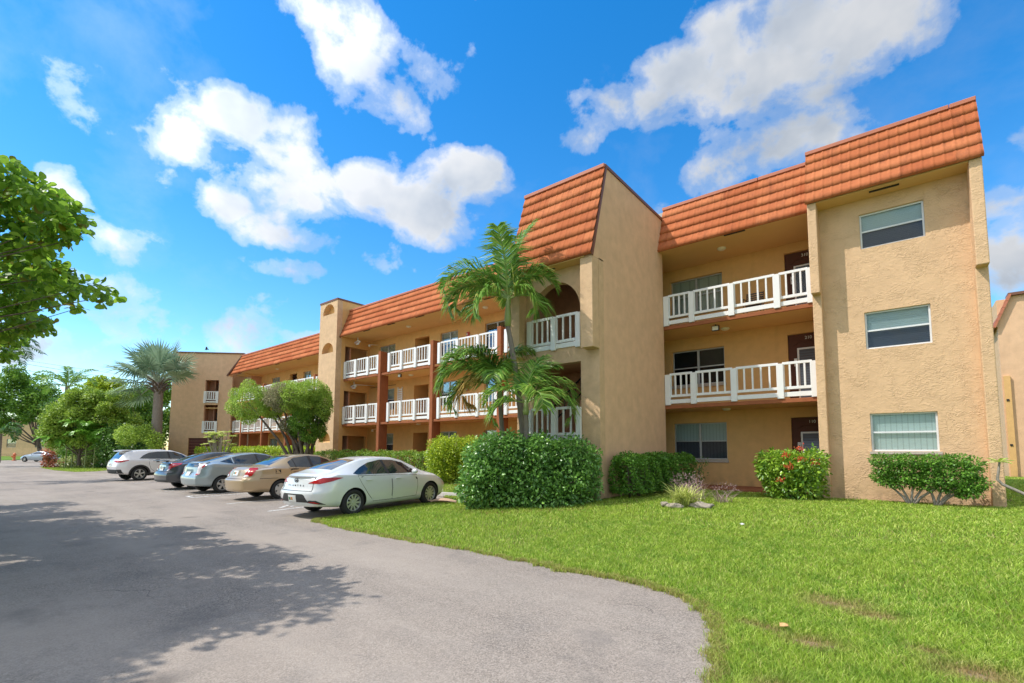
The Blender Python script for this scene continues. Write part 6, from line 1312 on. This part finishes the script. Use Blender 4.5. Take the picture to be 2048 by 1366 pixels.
b = t.n('ShaderNodeBsdfPrincipled'); t.l(c, b.inputs['Base Color']); b.inputs['Roughness'].default_value = .5; b.inputs['Specular IOR Level'].default_value = .3; tl = t.n('ShaderNodeBsdfTranslucent'); t.l(c, tl.inputs[0]); mx = t.n('ShaderNodeMixShader'); mx.inputs[0].default_value = .4; t.l(b.outputs[0], mx.inputs[1]); t.l(tl.outputs[0], mx.inputs[2]); t.l(mx.outputs[0], t.out.inputs[0])
o = fast_mesh('grass', V, cnt, idx, t.m, None, attr=tint); o['kind'] = 'stuff'
print('grass blades', n)

scrap('dry_leaf', 'single curled tan leaf lying on the lawn', 'leaf', 1567, 1226, .045, L3(.60, .34, .14), .3); scrap('paper_scrap', 'small white paper scrap on the far lawn', 'litter', 1484, 1043, .05, L3(.75, .72, .70), 1)

# ------------------------------------------------------------------ light and sky
SUN = np.array([-.55, -.55, 1.06]); SUN /= np.linalg.norm(SUN); EL = math.asin(SUN[2]); AZ = math.atan2(SUN[0], SUN[1])
ld_ = bpy.data.lights.new('sun', 'SUN'); ld_.energy = 2.3; ld_.angle = R(.53); ld_.color = (1, .955, .88); so = bpy.data.objects.new('sun', ld_); COL.objects.link(so); so.rotation_euler = Vector(tuple(SUN)).to_track_quat('Z', 'Y').to_euler(); so.location = (-20, -20, 40)
world = bpy.data.worlds.new('World'); scene.world = world; world.use_nodes = True; wt = world.node_tree; wt.nodes.clear()
class WN(NT):
    def __init__(s): s.t = wt; s.out = s.n('ShaderNodeOutputWorld')
w = WN(); sky = w.n('ShaderNodeTexSky'); sky.sky_type = 'NISHITA'; sky.sun_disc = False; sky.sun_elevation = EL; sky.sun_rotation = AZ; sky.air_density = 1.1; sky.dust_density = .1; sky.ozone_density = 2.2; sky.altitude = 0
tc = w.n('ShaderNodeTexCoord'); dirv = tc.outputs['Generated']
hs = w.n('ShaderNodeHueSaturation'); hs.inputs['Saturation'].default_value = SKY_SAT; hs.inputs['Value'].default_value = SKY_VAL; hs.inputs['Hue'].default_value = SKY_HUE; w.l(sky.outputs[0], hs.inputs['Color'])
# cumulus, plus added unseen fill clouds: lobes at fixed compass bearings and heights, broken up by fractal noise
def blob(u, v, ru, rv, s=1.0):
    if u is None:                       # unseen fill cloud: compass bearing, height and half-widths in degrees
        az, el, rx_, ry_ = v; c = np.array([math.sin(R(az))*math.cos(R(el)), math.cos(R(az))*math.cos(R(el)), math.sin(R(el))]); sc = 1.0; ru, rv = math.sin(R(rx_)), math.sin(R(ry_))
    else: c = unit(fwd+rt*(u-1024)/F_PX-up*(v-CY_PX)/F_PX); sc = F_PX*math.sqrt(1+((u-1024)/F_PX)**2)
    a = unit(np.cross(c, [0.01, 0, 1.])); b = np.cross(a, c)
    def dot(vec, k):
        d = w.n('ShaderNodeVectorMath', operation='DOT_PRODUCT'); w.l(warp, d.inputs[0]); d.inputs[1].default_value = tuple(vec*k); return d.outputs['Value']
    x, y, z = dot(a, sc/ru), dot(b, sc/rv), dot(c, 1)
    q = w.math('ADD', w.math('MULTIPLY', x, x), w.math('MULTIPLY', y, y)); q = w.math('SUBTRACT', 1, q); q = w.math('MULTIPLY', w.math('MAXIMUM', q, -1), s); return w.math('SUBTRACT', q, w.math('MULTIPLY', w.math('LESS_THAN', z, .2), 3))
nz_ = w.n('ShaderNodeTexNoise'); nz_.inputs['Scale'].default_value = 7; nz_.inputs['Detail'].default_value = 4; w.l(dirv, nz_.inputs['Vector'])
wp = w.n('ShaderNodeVectorMath', operation='MULTIPLY_ADD'); w.l(nz_.outputs['Color'], wp.inputs[0]); wp.inputs[1].default_value = (.07, .07, .07); w.l(dirv, wp.inputs[2]); wp2 = w.n('ShaderNodeVectorMath', operation='SUBTRACT'); w.l(wp.outputs[0], wp2.inputs[0]); wp2.inputs[1].default_value = (.035, .035, .035); warp = wp2.outputs[0]
BL = [(455, 300, 135, 99, .75), (480, 240, 81, 63, 1.2), (380, 275, 67, 54, 1.1), (575, 290, 81, 67, 1.2), (590, 390, 108, 85, 1.2), (430, 385, 99, 54, 1.0), (560, 455, 117, 45, .9), (555, 525, 76, 30, .8),
      (830, 400, 171, 81, 1.1), (940, 365, 81, 63, 1.2), (740, 380, 81, 54, 1.0), (880, 465, 108, 40, .8), (660, 15, 85, 63, .9), (705, 110, 76, 72, .9), (760, 190, 99, 49, .85), (870, 150, 67, 49, .6),
      (1570, 110, 225, 126, 1.15), (1390, 170, 171, 76, 1.0), (1720, 50, 117, 81, 1.2), (1560, 270, 171, 76, 1.0), (1440, 340, 81, 40, .75), (1430, 60, 63, 45, .5), (1180, 275, 54, 36, .35),
      (2030, 255, 54, 45, .55), (2030, 480, 90, 117, .95), (120, 378, 55, 41, .8), (300, 640, 297, 76, .42), (470, 640, 117, 72, .5), (490, 600, 36, 36, .7), (110, 690, 234, 72, .40), (780, 530, 54, 36, .4), (200, 480, 108, 36, .2), (600, 680, 54, 23, .8),
      (None, (40, 50, 30, 20), 0, 0, 1.0), (None, (130, 60, 40, 26), 0, 0, 1.2), (None, (180, 15, 50, 14), 0, 0, 1.1), (None, (100, 14, 40, 14), 0, 0, 1.1), (None, (0, 88, 30, 26), 0, 0, 1.0), (None, (70, 35, 38, 24), 0, 0, 1.3), (None, (115, 30, 35, 22), 0, 0, 1.3), (None, (160, 38, 36, 26), 0, 0, 1.3), (None, (205, 28, 34, 20), 0, 0, 1.2), (None, (228, 30, 22, 18), 0, 0, 1.0), (None, (90, 70, 40, 26), 0, 0, 1.2), (None, (200, 65, 36, 24), 0, 0, 1.1)]  # unseen clouds, added out of view to send white fill onto shaded walls
mx_ = None
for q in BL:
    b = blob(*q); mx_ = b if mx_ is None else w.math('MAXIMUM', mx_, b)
def fbm(sc, off, det=9, ro=.58):
    mp = w.n('ShaderNodeMapping'); w.l(dirv, mp.inputs[0]); mp.inputs['Location'].default_value = off; mp.inputs['Scale'].default_value = (1, 1, 1.2); return w.noise(mp.outputs[0], sc, det, ro, .15)
so3 = tuple(SUN*.02)
n1 = fbm(8.5, (0, 0, 0), 10, .58); dn = w.math('ADD', mx_, w.math('MULTIPLY', w.math('SUBTRACT', n1, .5), 3.7)); dens = w.ramp(dn, [(.16, L3(0, 0, 0)), (.45, L3(.32, .32, .32)), (1.05, L3(1, 1, 1))], 'EASE'); s1 = fbm(6.5, (0, 0, 0), 4, .5); s2 = fbm(6.5, tuple(SUN*.05+np.array([0, 0, .035])), 4, .5)
lit = w.math('ADD', .60, w.math('MULTIPLY', w.math('SUBTRACT', s1, s2), 2.0)); thick = w.ramp(dn, [(.6, L3(1, 1, 1)), (2.2, L3(.80, .83, .88))])
wisp = w.math('MULTIPLY', w.ramp(fbm(4, (3, 1, 2), 7, .6), [(.56, L3(0, 0, 0)), (.80, L3(1, 1, 1))]), .16); cov = w.math('MINIMUM', w.math('ADD', dens, wisp), 1)
cc = w.ramp(lit, [(.10, L3(.60, .67, .77)), (.50, L3(.80, .845, .90)), (.85, L3(1, 1, 1))])
sxz = w.n('ShaderNodeSeparateXYZ'); w.l(dirv, sxz.inputs[0]); hz = w.ramp(sxz.outputs[2], [(0, L3(1, 1, 1)), (.26, L3(0, 0, 0))]); 
cm = w.n('ShaderNodeMix', data_type='RGBA', blend_type='MULTIPLY'); cm.inputs[0].default_value = 1; w.l(cc, cm.inputs[6]); w.l(thick, cm.inputs[7])
bg1 = w.n('ShaderNodeBackground'); w.l(hs.outputs[0], bg1.inputs[0]); bg1.inputs[1].default_value = SKY_STR
bg2 = w.n('ShaderNodeBackground'); w.l(cm.outputs[2], bg2.inputs[0]); sd_ = w.n('ShaderNodeVectorMath', operation='DOT_PRODUCT'); w.l(dirv, sd_.inputs[0]); sd_.inputs[1].default_value = tuple(SUN)   # cloud glow raised toward the sun as added fill for shaded fronts
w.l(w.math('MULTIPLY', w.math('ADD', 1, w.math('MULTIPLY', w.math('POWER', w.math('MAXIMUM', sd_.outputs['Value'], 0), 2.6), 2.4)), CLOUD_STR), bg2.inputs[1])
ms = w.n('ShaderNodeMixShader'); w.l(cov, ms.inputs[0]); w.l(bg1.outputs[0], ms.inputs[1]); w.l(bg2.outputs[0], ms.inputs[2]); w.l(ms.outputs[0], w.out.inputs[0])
scene.view_settings.view_transform = 'Standard'; scene.view_settings.look = 'None'; scene.view_settings.gamma = 1; scene.view_settings.use_curve_mapping = False; scene.view_settings.exposure = EXPO
scene.render.engine = 'CYCLES'; scene.cycles.use_denoising = True; scene.cycles.max_bounces = 8; scene.cycles.transparent_max_bounces = 12; scene.cycles.sample_clamp_indirect = 8
